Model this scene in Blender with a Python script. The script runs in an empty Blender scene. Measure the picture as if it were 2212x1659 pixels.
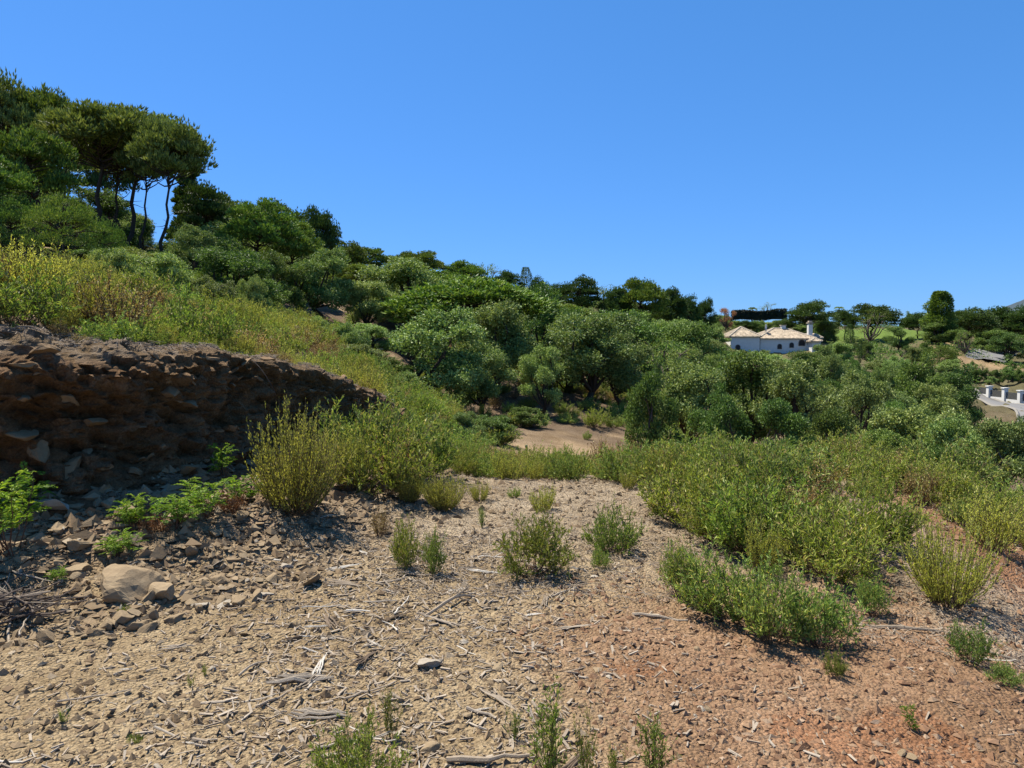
import bpy, math, random
import numpy as np
from mathutils import Vector, Matrix

# ------------------------------------------------------------------ camera, sky, sun
SC = bpy.context.scene
COL = SC.collection
FPX = 1106 / math.tan(math.radians(35.0))       # focal length in px of a 2212 px wide picture
PITCH = math.atan(86.5 / FPX)
EYE = 1.6
cam = bpy.data.cameras.new('camera'); camo = bpy.data.objects.new('camera', cam); COL.objects.link(camo)
cam.sensor_width = 36; cam.lens = 18 / math.tan(math.radians(35.0)); cam.clip_start = .05; cam.clip_end = 20000
camo.location = (0, 0, EYE); camo.rotation_euler = (math.pi / 2 - PITCH, 0, 0)
SC.camera = camo
SUN = Vector((-.80, .60, 0)).normalized() * math.cos(math.radians(64)) + Vector((0, 0, math.sin(math.radians(64))))
w = bpy.data.worlds.new('World'); SC.world = w; w.use_nodes = True
nt = w.node_tree; nt.nodes.clear()
sky = nt.nodes.new('ShaderNodeTexSky'); sky.sky_type = 'NISHITA'; sky.sun_disc = False
sky.sun_elevation = math.radians(64); sky.sun_rotation = math.atan2(SUN.x, SUN.y)
sky.altitude = 200; sky.air_density = 1.0; sky.dust_density = .1; sky.ozone_density = 4.0
EXPO = 1.0
sp = nt.nodes.new('ShaderNodeSeparateColor'); cb = nt.nodes.new('ShaderNodeCombineColor'); nt.links.new(sky.outputs[0], sp.inputs[0])
for k_, (a_, g_) in enumerate(((.335, .78), (.605, .60), (1.146, .7))):     # the camera's rendering of a deep, dry blue sky
    p_ = nt.nodes.new('ShaderNodeMath'); p_.operation = 'POWER'; p_.inputs[1].default_value = g_
    q_ = nt.nodes.new('ShaderNodeMath'); q_.operation = 'MULTIPLY'; q_.inputs[1].default_value = a_ * .13 ** g_ / .13 / 2 ** EXPO
    nt.links.new(sp.outputs[k_], p_.inputs[0]); nt.links.new(p_.outputs[0], q_.inputs[0]); nt.links.new(q_.outputs[0], cb.inputs[k_])
bg = nt.nodes.new('ShaderNodeBackground'); bg.inputs['Strength'].default_value = .13
ow = nt.nodes.new('ShaderNodeOutputWorld')
nt.links.new(cb.outputs[0], bg.inputs[0]); nt.links.new(bg.outputs[0], ow.inputs[0])
sl = bpy.data.lights.new('sun', 'SUN'); sl.energy = 5.0; sl.angle = math.radians(.55); sl.color = (1, .93, .80)
so = bpy.data.objects.new('sun', sl); COL.objects.link(so); so.rotation_euler = SUN.to_track_quat('Z', 'Y').to_euler()
SC.view_settings.view_transform = 'Standard'; SC.view_settings.look = 'None'; SC.view_settings.exposure = EXPO; SC.view_settings.gamma = 1
SC.view_settings.use_curve_mapping = False
SC.cycles.max_bounces = 6; SC.cycles.diffuse_bounces = 3; SC.cycles.transmission_bounces = 3; SC.cycles.transparent_max_bounces = 8

R = np.random.default_rng(7)
rnd = random.Random(11)

# ------------------------------------------------------------------ helpers: picture <-> place (design aid only)
CP, SP = math.cos(PITCH), math.sin(PITCH)
def ray(px, py):
    u = (px - 1106) / FPX; v = (829.5 - py) / FPX
    return np.array([u, CP + v * SP, -SP + v * CP])
def P(px, py, Y):
    d = ray(px, py); return d[0] * Y / d[1], Y, EYE + d[2] * Y / d[1]
def proj(x, y, z):
    z = z - EYE
    fwd = y * CP - z * SP; up = y * SP + z * CP
    return 1106 + FPX * x / fwd, 829.5 - FPX * up / fwd

# ------------------------------------------------------------------ numpy noise
def _h(ix, iy, iz, s):
    n = (ix.astype(np.int64) * 374761393 + iy.astype(np.int64) * 668265263 + iz.astype(np.int64) * 2147483647 + s * 1274126177) & 0xffffffff
    n = ((n ^ (n >> 13)) * 1274126177) & 0xffffffff
    n = ((n ^ (n >> 16)) * 2246822519) & 0xffffffff
    return ((n ^ (n >> 15)) & 0xffffff) / float(0xffffff)
def vn(x, y, z=None, s=0):
    if z is None: z = np.zeros_like(x)
    ix, iy, iz = np.floor(x), np.floor(y), np.floor(z)
    fx, fy, fz = x - ix, y - iy, z - iz
    fx, fy, fz = [f * f * (3 - 2 * f) for f in (fx, fy, fz)]
    r = 0
    for a in (0, 1):
        for b in (0, 1):
            for c in (0, 1):
                r = r + _h(ix + a, iy + b, iz + c, s) * (fx if a else 1 - fx) * (fy if b else 1 - fy) * (fz if c else 1 - fz)
    return r * 2 - 1
def fbm(x, y, z=None, o=4, s=0):
    r = 0; a = 1.
    for i in range(o):
        k = 2.03 ** i
        r = r + a * vn(x * k, y * k, None if z is None else z * k, s + i); a *= .5
    return r
def cell(x, y, z, s=0):
    ix, iy, iz = np.floor(x), np.floor(y), np.floor(z)
    best = np.full(x.shape, 9.); sec = np.full(x.shape, 9.); val = np.zeros(x.shape)
    for a in (-1, 0, 1):
        for b in (-1, 0, 1):
            for c in (-1, 0, 1):
                jx, jy, jz = ix + a, iy + b, iz + c
                d = (jx + _h(jx, jy, jz, s) - x) ** 2 + (jy + _h(jx, jy, jz, s + 1) - y) ** 2 + (jz + _h(jx, jy, jz, s + 2) - z) ** 2
                v = _h(jx, jy, jz, s + 3)
                m = d < best
                sec = np.where(m, best, np.minimum(sec, d)); val = np.where(m, v, val); best = np.where(m, d, best)
    return np.sqrt(sec) - np.sqrt(best), val
def sstep(a, b, x):
    t = np.clip((x - a) / (b - a), 0, 1); return t * t * (3 - 2 * t)

# ------------------------------------------------------------------ terrain
TOE = np.array([(-14, 1.0), (-9, 2.9), (-6, 4.2), (-4.2, 4.9), (-3.3, 5.3), (-2.75, 5.9), (-2.4, 7), (-2.05, 9), (-1.95, 12), (-2.2, 15), (-3.2, 18.5), (-7, 24)], float)
HT = np.array([1.8, 1.8, 1.73, 1.68, 1.55, 1.5, 1.46, 1.18, .78, .36, .0, 0.])
def toe_dist(x, y):
    """signed distance to the foot of the cut bank (positive on the uphill side) and the bank height there"""
    best = np.full(np.shape(x), 1e9); sg = np.zeros(np.shape(x)); hh = np.zeros(np.shape(x)); ss = np.zeros(np.shape(x))
    L = 0
    for i in range(len(TOE) - 1):
        a, b = TOE[i], TOE[i + 1]; ab = b - a; l2 = ab @ ab
        t = np.clip(((x - a[0]) * ab[0] + (y - a[1]) * ab[1]) / l2, 0, 1)
        dx = x - a[0] - t * ab[0]; dy = y - a[1] - t * ab[1]
        d = np.hypot(dx, dy); cr = ab[0] * dy - ab[1] * dx
        m = d < best
        best = np.where(m, d, best); sg = np.where(m, np.sign(cr), sg)
        hh = np.where(m, HT[i] + (HT[i + 1] - HT[i]) * t, hh); ss = np.where(m, L + t * math.sqrt(l2), ss)
        L += math.sqrt(l2)
    return best * sg, hh, ss

CTRL = [  # (px, py, depth) of bare ground seen or implied in the photograph
 (1100,985,20),(1250,968,24),(1330,968,26),(1400,975,24),(1000,905,26),(980,892,30),(1240,862,36),(1140,815,50),(1300,850,44),(900,870,27),
 (860,880,20),(950,960,18),(1040,1000,15),(800,795,30),(760,785,24),(740,800,20),(600,738,20),(600,695,30),(380,675,18),(100,575,36),(300,580,40),(500,642,42),(700,660,42),(900,690,50),
 (-300,540,20),(-300,470,40),(-600,300,80),(0,480,80),(300,548,80),(600,610,80),(900,620,90),(1100,655,110),(1200,672,130),(1500,700,160),(1700,707,230),(1900,707,260),(2200,707,320),
 (2600,707,320),(1300,770,80),(1500,860,50),(1600,800,100),(1700,762,150),(1600,762,150),(1760,1010,24),(1600,1010,22),(2000,1060,20),(2200,1120,16),(2500,1150,18),(1800,960,40),(1600,945,40),
 (1915,842,95),(2150,870,100),(2240,890,84),(2260,930,68),(2195,975,56),(2600,950,60),(2132,778,150),(2165,760,175),(2200,747,200),(2500,740,220),
 (1850,721,190),(1960,713,205),(1780,722,190),(1950,750,160),(1900,770,140),(2050,740,160),(2100,800,130),(2000,830,110),(2300,780,150)]
cp = np.array([P(*c) for c in CTRL])
extra = np.array([(-60, 400, 16), (60, 400, 9), (200, 500, 6), (400, 800, -5), (0, 900, -10), (-400, 700, 10), (-300, 100, 25), (-90, 10, 20), (-40, 0, 9),
                  (40, 10, -8), (100, 30, -12), (300, 100, -12), (0, 2500, -30), (1500, 2500, -20), (-1500, 2500, -20), (1500, 100, -20), (-1500, 100, 10)], float)
cp = np.vstack([cp, extra])
def warp(x, y):
    r = np.hypot(x, np.maximum(y, 0) + 6)
    return np.stack([np.arctan2(x, np.maximum(y, 0) + 6) * 2.2, np.log(r)], -1)
def tpsk(d2): return np.where(d2 > 1e-12, .5 * d2 * np.log(np.maximum(d2, 1e-12)), 0)
W = warp(cp[:, 0], cp[:, 1]); n = len(W)
K = tpsk(((W[:, None] - W[None]) ** 2).sum(-1)) + np.eye(n) * .003
Q = np.c_[np.ones(n), W]
A = np.zeros((n + 3, n + 3)); A[:n, :n] = K; A[:n, n:] = Q; A[n:, :n] = Q.T
CO = np.linalg.solve(A, np.r_[cp[:, 2], 0, 0, 0])
def tps(x, y):
    sh = np.shape(x); q = warp(np.ravel(x), np.ravel(y)); out = np.empty(len(q))
    for i in range(0, len(q), 20000):
        s = q[i:i + 20000]
        out[i:i + 20000] = tpsk(((s[:, None] - W[None]) ** 2).sum(-1)) @ CO[:n] + CO[n] + s @ CO[n + 1:]
    return out.reshape(sh)

def plateau(x, y):
    z = -.10 * np.maximum(y - 8.0, 0) ** 1.0 * sstep(7.5, 9.5, y) - .22 * np.maximum(y - 11.5, 0)
    fx = np.interp(y, [-5, 0, 2, 4, 6, 8, 10, 14], [1.5, 1.6, 2.0, 3.0, 4.1, 4.9, 5.2, 5.0])
    q = np.maximum(x - fx + .5, 0)
    z = z - .05 * np.maximum(x - .6, 0) ** 1.3 * sstep(7, 3, y) - (.30 * np.minimum(q, 1.2) ** 2 + .62 * np.maximum(q - 1.2, 0))
    return z
def ground(x, y, fine=False):
    x = np.asarray(x, float); y = np.asarray(y, float)
    d, H, s = toe_dist(x, y)
    pl = plateau(x, y)
    tal = (.42 + .12 * vn(x * 1.3, y * 1.3, s=5)) * np.exp(-(np.minimum(d, 0) / 1.05) ** 2) * sstep(15, 10, y) * sstep(-2, 3, y)
    up = sstep(.45, .95, d) * np.maximum(H - tal, 0) + np.maximum(d - .7, 0) * .195
    near = pl * sstep(1., -1., d) + tal + np.where(d > 0, up, 0)
    far = tps(x, y)
    r = np.hypot(x, y)
    wgt = sstep(12.5, 19, np.maximum(y, r * .8))
    z = near * (1 - wgt) + far * wgt
    z = z + .05 * fbm(x * .6, y * .6, o=3, s=20) * sstep(2, 6, r) * (1 + 8 * sstep(20, 80, r))
    if fine:
        k = sstep(30, 8, r)
        rub = sstep(-2.2, -.6, d) * sstep(16, 10, y)
        z = z + k * (.013 * fbm(x * 4, y * 4, o=3, s=30) + .006 * fbm(x * 24, y * 24, o=2, s=40)) + k * rub * .055 * fbm(x * 5, y * 5, o=3, s=50)
    return z
def G(x, y): return float(ground(np.array([x]), np.array([y]), True)[0])
_ys = np.exp(np.linspace(math.log(1.5), math.log(300), 1500))
def gp(px, py):
    """the spot on the ground that shows at a picture position"""
    d = ray(px, py); x = d[0] / d[1] * _ys; zr = EYE + d[2] / d[1] * _ys
    g = ground(x, _ys, True); k = np.argmax(g >= zr)
    return float(x[k]), float(_ys[k]), float(g[k])

# ------------------------------------------------------------------ materials
def mat(name, rough=.9, spec=.2):
    m = bpy.data.materials.new(name); m.use_nodes = True
    b = m.node_tree.nodes['Principled BSDF']; b.inputs['Roughness'].default_value = rough; b.inputs['Specular IOR Level'].default_value = spec
    return m, m.node_tree, b
def ramp(nt, stops, fac):
    r = nt.nodes.new('ShaderNodeValToRGB'); e = r.color_ramp.elements
    while len(e) < len(stops): e.new(.5)
    for i, (p, c) in enumerate(stops): e[i].position = p; e[i].color = (*c, 1)
    nt.links.new(fac, r.inputs[0]); return r.outputs[0]
def noise(nt, scale, detail=4, rough=.6, vec=None):
    t = nt.nodes.new('ShaderNodeTexNoise'); t.inputs['Scale'].default_value = scale; t.inputs['Detail'].default_value = detail; t.inputs['Roughness'].default_value = rough
    if vec is None:
        g = nt.nodes.new('ShaderNodeTexCoord'); vec = g.outputs['Object']
    nt.links.new(vec, t.inputs['Vector']); return t.outputs[0]
def mix(nt, a, b, fac, mode='MIX'):
    m = nt.nodes.new('ShaderNodeMix'); m.data_type = 'RGBA'; m.blend_type = mode
    for s, v in ((6, a), (7, b), (0, fac)):
        if isinstance(v, (float, int)): m.inputs[s].default_value = v
        elif isinstance(v, tuple): m.inputs[s].default_value = (*v, 1)
        else: nt.links.new(v, m.inputs[s])
    return m.outputs[2]
def bump(nt, b, h, strength, dist):
    k = nt.nodes.new('ShaderNodeBump'); k.inputs['Strength'].default_value = strength; k.inputs['Distance'].default_value = dist
    nt.links.new(h, k.inputs['Height']); nt.links.new(k.outputs[0], b.inputs['Normal'])
def island(nt):
    return nt.nodes.new('ShaderNodeNewGeometry').outputs['Random Per Island']
def leafmat(name, stops, trans=.35, vary=.25, rough=.55, spec=.3, hue=.02):
    m, nt, b = mat(name, rough, spec)
    stops = [(p_, tuple(v * .78 for v in q_)) for p_, q_ in stops]
    c = ramp(nt, stops, island(nt))
    oi = nt.nodes.new('ShaderNodeObjectInfo')
    h = nt.nodes.new('ShaderNodeHueSaturation')
    mr = nt.nodes.new('ShaderNodeMapRange'); mr.inputs[3].default_value = 1 - vary; mr.inputs[4].default_value = 1 + vary
    nt.links.new(oi.outputs['Random'], mr.inputs[0]); nt.links.new(mr.outputs[0], h.inputs['Value'])
    m2 = nt.nodes.new('ShaderNodeMath'); m2.operation = 'MULTIPLY'; m2.inputs[1].default_value = 7.31; nt.links.new(oi.outputs['Random'], m2.inputs[0])
    m3 = nt.nodes.new('ShaderNodeMath'); m3.operation = 'FRACT'; nt.links.new(m2.outputs[0], m3.inputs[0])
    mh = nt.nodes.new('ShaderNodeMapRange'); mh.inputs[3].default_value = .5 - hue; mh.inputs[4].default_value = .5 + hue
    nt.links.new(m3.outputs[0], mh.inputs[0]); nt.links.new(mh.outputs[0], h.inputs['Hue'])
    nt.links.new(c, h.inputs['Color']); c = h.outputs[0]
    nt.links.new(c, b.inputs['Base Color'])
    t = nt.nodes.new('ShaderNodeBsdfTranslucent'); tc = mix(nt, c, (1.0, 1.0, .5), 1., 'MULTIPLY'); nt.links.new(tc, t.inputs['Color'])
    ms = nt.nodes.new('ShaderNodeMixShader'); ms.inputs[0].default_value = trans
    nt.links.new(b.outputs[0], ms.inputs[1]); nt.links.new(t.outputs[0], ms.inputs[2])
    nt.links.new(ms.outputs[0], nt.nodes['Material Output'].inputs[0])
    return m
def rockmat(name, stops, sc=6., isl=.5, rough=.9):
    m, nt, b = mat(name, rough, .25); stops = [(p_, tuple(v * .72 for v in q_)) for p_, q_ in stops]
    a = ramp(nt, stops, noise(nt, sc, 6, .65))
    c = ramp(nt, stops, island(nt)); 
    oi = nt.nodes.new('ShaderNodeObjectInfo'); c2 = ramp(nt, stops, oi.outputs['Random'])
    c = mix(nt, c, c2, .5); c = mix(nt, a, c, isl)
    nt.links.new(c, b.inputs['Base Color']); bump(nt, b, noise(nt, sc * 6, 5, .7), .5, .01)
    return m
def plain(name, col, rough=.8, var=.12, sc=8., bmp=.2, metal=0):
    m, nt, b = mat(name, rough); col = tuple(v * .76 for v in col)
    lo = tuple(v * (1 - var) for v in col); hi = tuple(min(v * (1 + var), .95) for v in col)
    nz = noise(nt, sc, 5, .6); nt.links.new(ramp(nt, [(.3, lo), (.7, hi)], nz), b.inputs['Base Color']); b.inputs['Metallic'].default_value = metal
    if bmp: bump(nt, b, nz, bmp, .02)
    return m

M = {}
# --- soil: colour comes from zones stored on the sheet, grain from noise
m, nt, b = mat('soil', .95, .15)
at = nt.nodes.new('ShaderNodeAttribute'); at.attribute_name = 'zone'
co = nt.nodes.new('ShaderNodeTexCoord').outputs['Object']
n1 = noise(nt, 1.1, 6, .65, co); n2 = noise(nt, 22, 6, .75, co); n3 = noise(nt, 130, 3, .7, co)
c = mix(nt, at.outputs['Color'], ramp(nt, [(.3, (.72, .68, .62)), (.7, (1.22, 1.25, 1.3))], n1), 1., 'MULTIPLY')
c = mix(nt, c, ramp(nt, [(.32, (.55, .5, .45)), (.5, (1, 1, 1)), (.68, (1.35, 1.38, 1.42))], n2), .85, 'MULTIPLY')
c = mix(nt, c, ramp(nt, [(.35, (.6, .55, .5)), (.65, (1.35, 1.35, 1.35))], n3), .7, 'MULTIPLY')
nt.links.new(c, b.inputs['Base Color'])
vo = nt.nodes.new('ShaderNodeTexVoronoi'); vo.inputs['Scale'].default_value = 55; nt.links.new(co, vo.inputs['Vector'])
ad = nt.nodes.new('ShaderNodeMath'); ad.operation = 'SUBTRACT'; nt.links.new(n2, ad.inputs[0]); nt.links.new(vo.outputs['Distance'], ad.inputs[1])
bump(nt, b, ad.outputs[0], 1., .022); M['soil'] = m
# --- bank face
m, nt, b = mat('bank_earth', .95, .15)
co = nt.nodes.new('ShaderNodeTexCoord').outputs['Object']
at = nt.nodes.new('ShaderNodeAttribute'); at.attribute_name = 'zone'
n2 = noise(nt, 9, 7, .75, co); n3 = noise(nt, 60, 4, .7, co)
c = mix(nt, at.outputs['Color'], ramp(nt, [(.3, (.5, .45, .4)), (.5, (1, 1, 1)), (.7, (1.4, 1.4, 1.4))], n2), .9, 'MULTIPLY')
c = mix(nt, c, ramp(nt, [(.35, (.6, .55, .5)), (.65, (1.3, 1.3, 1.3))], n3), .7, 'MULTIPLY')
nt.links.new(c, b.inputs['Base Color']); ad = nt.nodes.new('ShaderNodeMath'); ad.operation = 'ADD'
nt.links.new(n2, ad.inputs[0]); nt.links.new(n3, ad.inputs[1]); bump(nt, b, ad.outputs[0], 1., .08); M['bank'] = m
M['gravel'] = rockmat('gravel_stone', [(.0, (.12, .078, .045)), (.3, (.24, .165, .095)), (.6, (.37, .27, .16)), (.88, (.46, .36, .23)), (1, (.60, .52, .40))], 9, .85)
M['redgravel'] = rockmat('red_gravel_stone', [(.0, (.13, .06, .03)), (.3, (.27, .15, .082)), (.6, (.37, .235, .14)), (.88, (.44, .33, .21)), (1, (.60, .48, .35))], 9, .85)
M['rock'] = rockmat('brown_rock', [(.0, (.13, .085, .05)), (.35, (.25, .175, .10)), (.65, (.37, .275, .165)), (1, (.46, .375, .25))], 5, .35)
M['palerock'] = rockmat('pale_rock', [(.0, (.28, .22, .16)), (.5, (.42, .36, .28)), (1, (.55, .5, .42))], 7, .3)
M['deadwood'] = rockmat('grey_deadwood', [(.0, (.13, .09, .055)), (.3, (.30, .23, .16)), (.65, (.45, .375, .29)), (1, (.68, .61, .50))], 16, .6)
M['bark'] = rockmat('tree_bark', [(.0, (.035, .025, .018)), (.5, (.075, .055, .04)), (1, (.13, .10, .08))], 8, .1)
M['greybark'] = rockmat('grey_bark', [(.0, (.06, .045, .035)), (.5, (.13, .10, .08)), (1, (.22, .18, .15))], 8, .1)
M['stem'] = rockmat('shrub_stem', [(.0, (.07, .045, .025)), (.5, (.16, .11, .06)), (1, (.26, .19, .10))], 12, .5)
M['redstem'] = rockmat('red_brown_stem', [(.0, (.06, .03, .02)), (.5, (.14, .07, .045)), (1, (.22, .13, .08))], 12, .5)
L = leafmat
M['oak'] = L('oak_leaf', [(0, (0.106, 0.168, 0.047)), (.4, (0.230, 0.320, 0.089)), (.75, (0.352, 0.459, 0.133)), (1, (0.538, 0.610, 0.215))], .24, .28, hue=.016)
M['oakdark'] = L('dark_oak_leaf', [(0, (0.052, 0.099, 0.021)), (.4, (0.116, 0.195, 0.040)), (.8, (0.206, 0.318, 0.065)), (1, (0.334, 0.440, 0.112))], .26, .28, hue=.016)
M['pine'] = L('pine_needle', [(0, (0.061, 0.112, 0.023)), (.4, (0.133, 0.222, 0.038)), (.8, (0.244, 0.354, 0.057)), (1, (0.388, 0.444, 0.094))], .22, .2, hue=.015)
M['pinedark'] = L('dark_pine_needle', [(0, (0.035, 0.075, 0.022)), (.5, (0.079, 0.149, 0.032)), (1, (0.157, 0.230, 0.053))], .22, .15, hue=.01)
M['pineolive'] = L('olive_pine_needle', [(0, (0.074, 0.109, 0.029)), (.4, (0.171, 0.220, 0.052)), (.8, (0.293, 0.367, 0.084)), (1, (0.415, 0.440, 0.143))], .22, .15, hue=.01)
M['weed'] = L('weed_leaf', [(0, (0.112, 0.156, 0.033)), (.35, (0.233, 0.322, 0.055)), (.7, (0.372, 0.460, 0.094)), (.9, (0.512, 0.534, 0.154)), (1, (0.539, 0.423, 0.198))], .4, .25, hue=.02)
M['weedgrey'] = L('grey_green_leaf', [(0, (0.108, 0.181, 0.044)), (.4, (0.216, 0.339, 0.073)), (.75, (0.367, 0.499, 0.117)), (.92, (0.582, 0.657, 0.190)), (1, (0.712, 0.589, 0.176))], .35, .28, hue=.016)
M['lime'] = L('lime_leaf', [(0, (0.230, 0.346, 0.028)), (.5, (0.432, 0.547, 0.042)), (1, (0.648, 0.691, 0.070))], .45, .1, hue=.006)
M['broom'] = L('broom_leaf', [(0, (0.282, 0.307, 0.066)), (.4, (0.519, 0.543, 0.120)), (.8, (0.800, 0.779, 0.176)), (1, (0.800, 0.800, 0.285))], .38, .2, hue=.01)
M['dry'] = L('dry_leaf', [(0, (0.245, 0.140, 0.062)), (.4, (0.450, 0.300, 0.125)), (.8, (0.697, 0.537, 0.229)), (1, (0.800, 0.729, 0.374))], .3, .25, hue=.012)
M['frond'] = L('frond_leaf', [(0, (0.093, 0.199, 0.019)), (.4, (0.173, 0.332, 0.032)), (.8, (0.293, 0.465, 0.051)), (1, (0.439, 0.532, 0.090))], .45, .1, hue=.01)
M['rust'] = L('rust_leaf', [(0, (0.130, 0.052, 0.025)), (.5, (0.260, 0.111, 0.044)), (1, (0.390, 0.208, 0.076))], .35, .15, hue=.01)
M['orangeleaf'] = L('orange_leaf', [(0, (0.286, 0.117, 0.063)), (.5, (0.468, 0.208, 0.126)), (1, (0.585, 0.312, 0.177))], .35, .1, hue=.0)

# ------------------------------------------------------------------ mesh helpers
def mesh(name, V, F, mats, smooth=False, mi=None, col=None):
    """V (n,3); F (m,k) index array, or a list of such arrays"""
    if not isinstance(F, list): F = [F]
    me = bpy.data.meshes.new(name); V = np.asarray(V, np.float32)
    me.vertices.add(len(V)); me.vertices.foreach_set('co', V.ravel())
    nl = sum(f.size for f in F); npoly = sum(len(f) for f in F)
    me.loops.add(nl); me.polygons.add(npoly)
    me.loops.foreach_set('vertex_index', np.concatenate([f.ravel() for f in F]).astype(np.int32))
    st = []; o = 0
    for f in F:
        st.append(o + np.arange(len(f)) * f.shape[1]); o += f.size
    me.polygons.foreach_set('loop_start', np.concatenate(st).astype(np.int32))
    if not isinstance(mats, (list, tuple)): mats = [mats]
    for mm in mats: me.materials.append(mm)
    if mi is not None: me.polygons.foreach_set('material_index', np.asarray(mi, np.int32))
    me.polygons.foreach_set('use_smooth', np.full(npoly, smooth, bool))
    if col is not None:
        a = me.attributes.new('zone', 'FLOAT_COLOR', 'POINT'); a.data.foreach_set('color', np.c_[col, np.ones(len(col))].astype(np.float32).ravel())
    me.update(calc_edges=True); return me
def ob(name, me, parent=None, loc=(0, 0, 0), rot=(0, 0, 0), sc=1., **kw):
    o = bpy.data.objects.new(name, me); COL.objects.link(o); o.location = loc; o.rotation_euler = rot
    o.scale = (sc, sc, sc) if isinstance(sc, (int, float)) else sc
    if parent is not None: o.parent = parent
    for k, v in kw.items():
        if v: o[k] = v
    return o
def tube(pts, rad, k=6):
    """one bent tapering tube: V, F(quads), closed by collapsing ends"""
    pts = np.asarray(pts, float); rad = np.asarray(rad, float); n = len(pts)
    T = np.gradient(pts, axis=0); T /= np.linalg.norm(T, axis=1)[:, None] + 1e-9
    up = np.array([0, 0, 1.]) if abs(T[0, 2]) < .9 else np.array([1., 0, 0])
    U = np.cross(T, up); U /= np.linalg.norm(U, axis=1)[:, None] + 1e-9; Wv = np.cross(T, U)
    a = np.arange(k) / k * 2 * math.pi
    V = pts[:, None] + rad[:, None, None] * (np.cos(a)[None, :, None] * U[:, None] + np.sin(a)[None, :, None] * Wv[:, None])
    i = np.arange(n - 1)[:, None] * k; j = np.arange(k)[None]; j2 = (j + 1) % k
    F = np.stack([i + j, i + j2, i + k + j2, i + k + j], -1).reshape(-1, 4)
    V = V.reshape(-1, 3); c0 = len(V)
    V = np.vstack([V, pts[0] - T[0] * rad[0] * .3, pts[-1] + T[-1] * rad[-1] * .5])
    jj = np.arange(k); jn = (jj + 1) % k
    F = [F, np.r_[np.stack([jn, jj, np.full(k, c0)], -1), np.stack([(n - 1) * k + jj, (n - 1) * k + jn, np.full(k, c0 + 1)], -1)]]
    return V, F
class Bag:
    def __init__(s): s.V = []; s.Q = []; s.T = []; s.n = 0
    def add(s, V, F):
        if not isinstance(F, list): F = [F]
        for f in F: (s.Q if f.shape[1] == 4 else s.T).append(f + s.n)
        s.V.append(V); s.n += len(V); return s
    def mesh(s, name, mats, smooth=False, col=None):
        F = []
        if s.Q: F.append(np.vstack(s.Q))
        if s.T: F.append(np.vstack(s.T))
        return mesh(name, np.vstack(s.V), F, mats, smooth, col=col)
def box(cx, cy, cz, sx, sy, sz):
    v = np.array([(x, y, z) for z in (0, 1) for y in (0, 1) for x in (0, 1)], float) - .5
    return v * (sx, sy, sz) + (cx, cy, cz), np.array([(0, 2, 3, 1), (4, 5, 7, 6), (0, 1, 5, 4), (2, 6, 7, 3), (0, 4, 6, 2), (1, 3, 7, 5)])
def unit(v): return v / (np.linalg.norm(v, axis=-1, keepdims=True) + 1e-9)
def rdir(n): return unit(R.normal(size=(n, 3)))
def leaves(pos, dirn, length, width, fold=.25):
    """diamond leaves: 4 vertices, folded along the middle"""
    n = len(pos); d = unit(dirn); s = unit(np.cross(d, rdir(n) + (-.35, .2, .75))); nn = np.cross(s, d)
    l = np.broadcast_to(length, n)[:, None]; w_ = np.broadcast_to(width, n)[:, None]
    m = pos + d * l * .42
    V = np.stack([pos, m + s * w_ * .5 + nn * w_ * fold, pos + d * l - nn * l * .1, m - s * w_ * .5 + nn * w_ * fold], 1).reshape(-1, 3)
    b_ = np.arange(n)[:, None] * 4
    return V, np.vstack([b_ + [0, 1, 2], b_ + [0, 2, 3]])
_t = (1 + 5 ** .5) / 2
_iv = unit(np.array([(-1, _t, 0), (1, _t, 0), (-1, -_t, 0), (1, -_t, 0), (0, -1, _t), (0, 1, _t), (0, -1, -_t), (0, 1, -_t), (_t, 0, -1), (_t, 0, 1), (-_t, 0, -1), (-_t, 0, 1)], float))
_if = np.array([(0, 11, 5), (0, 5, 1), (0, 1, 7), (0, 7, 10), (0, 10, 11), (1, 5, 9), (5, 11, 4), (11, 10, 2), (10, 7, 6), (7, 1, 8), (3, 9, 4), (3, 4, 2), (3, 2, 6), (3, 6, 8), (3, 8, 9), (4, 9, 5), (2, 4, 11), (6, 2, 10), (8, 6, 7), (9, 8, 1)])
def ico(k):
    V = [tuple(v) for v in _iv]; F = _if.tolist()
    for _ in range(k):
        cache = {}; nf = []
        def mid(a, b):
            q = (min(a, b), max(a, b))
            if q not in cache:
                v = np.array(V[a]) + V[b]; V.append(tuple(v / np.linalg.norm(v))); cache[q] = len(V) - 1
            return cache[q]
        for a, b_, c_ in F:
            x, y, z = mid(a, b_), mid(b_, c_), mid(c_, a); nf += [(a, x, z), (b_, y, x), (c_, z, y), (x, y, z)]
        F = nf
    return np.array(V), np.array(F)
ICO = [ico(0), ico(1), ico(2), ico(3)]
def rock(sub, cuts=9, flat=.6, rough=.03):
    V, F = ICO[sub]; V = V.copy() * (1, .55 + .4 * R.random(), flat)
    for _ in range(cuts):
        q = rdir(1)[0]; dd = (np.abs(q) * (1, .8, flat)).max() * (.35 + .4 * R.random())
        V -= np.maximum(V @ q - dd, 0)[:, None] * q * .96
    V += rough * np.stack([fbm(V[:, 0] * 3 + i * 7, V[:, 1] * 3, V[:, 2] * 3, o=3, s=int(R.integers(900))) for i in range(3)], -1)
    return V, F

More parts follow.
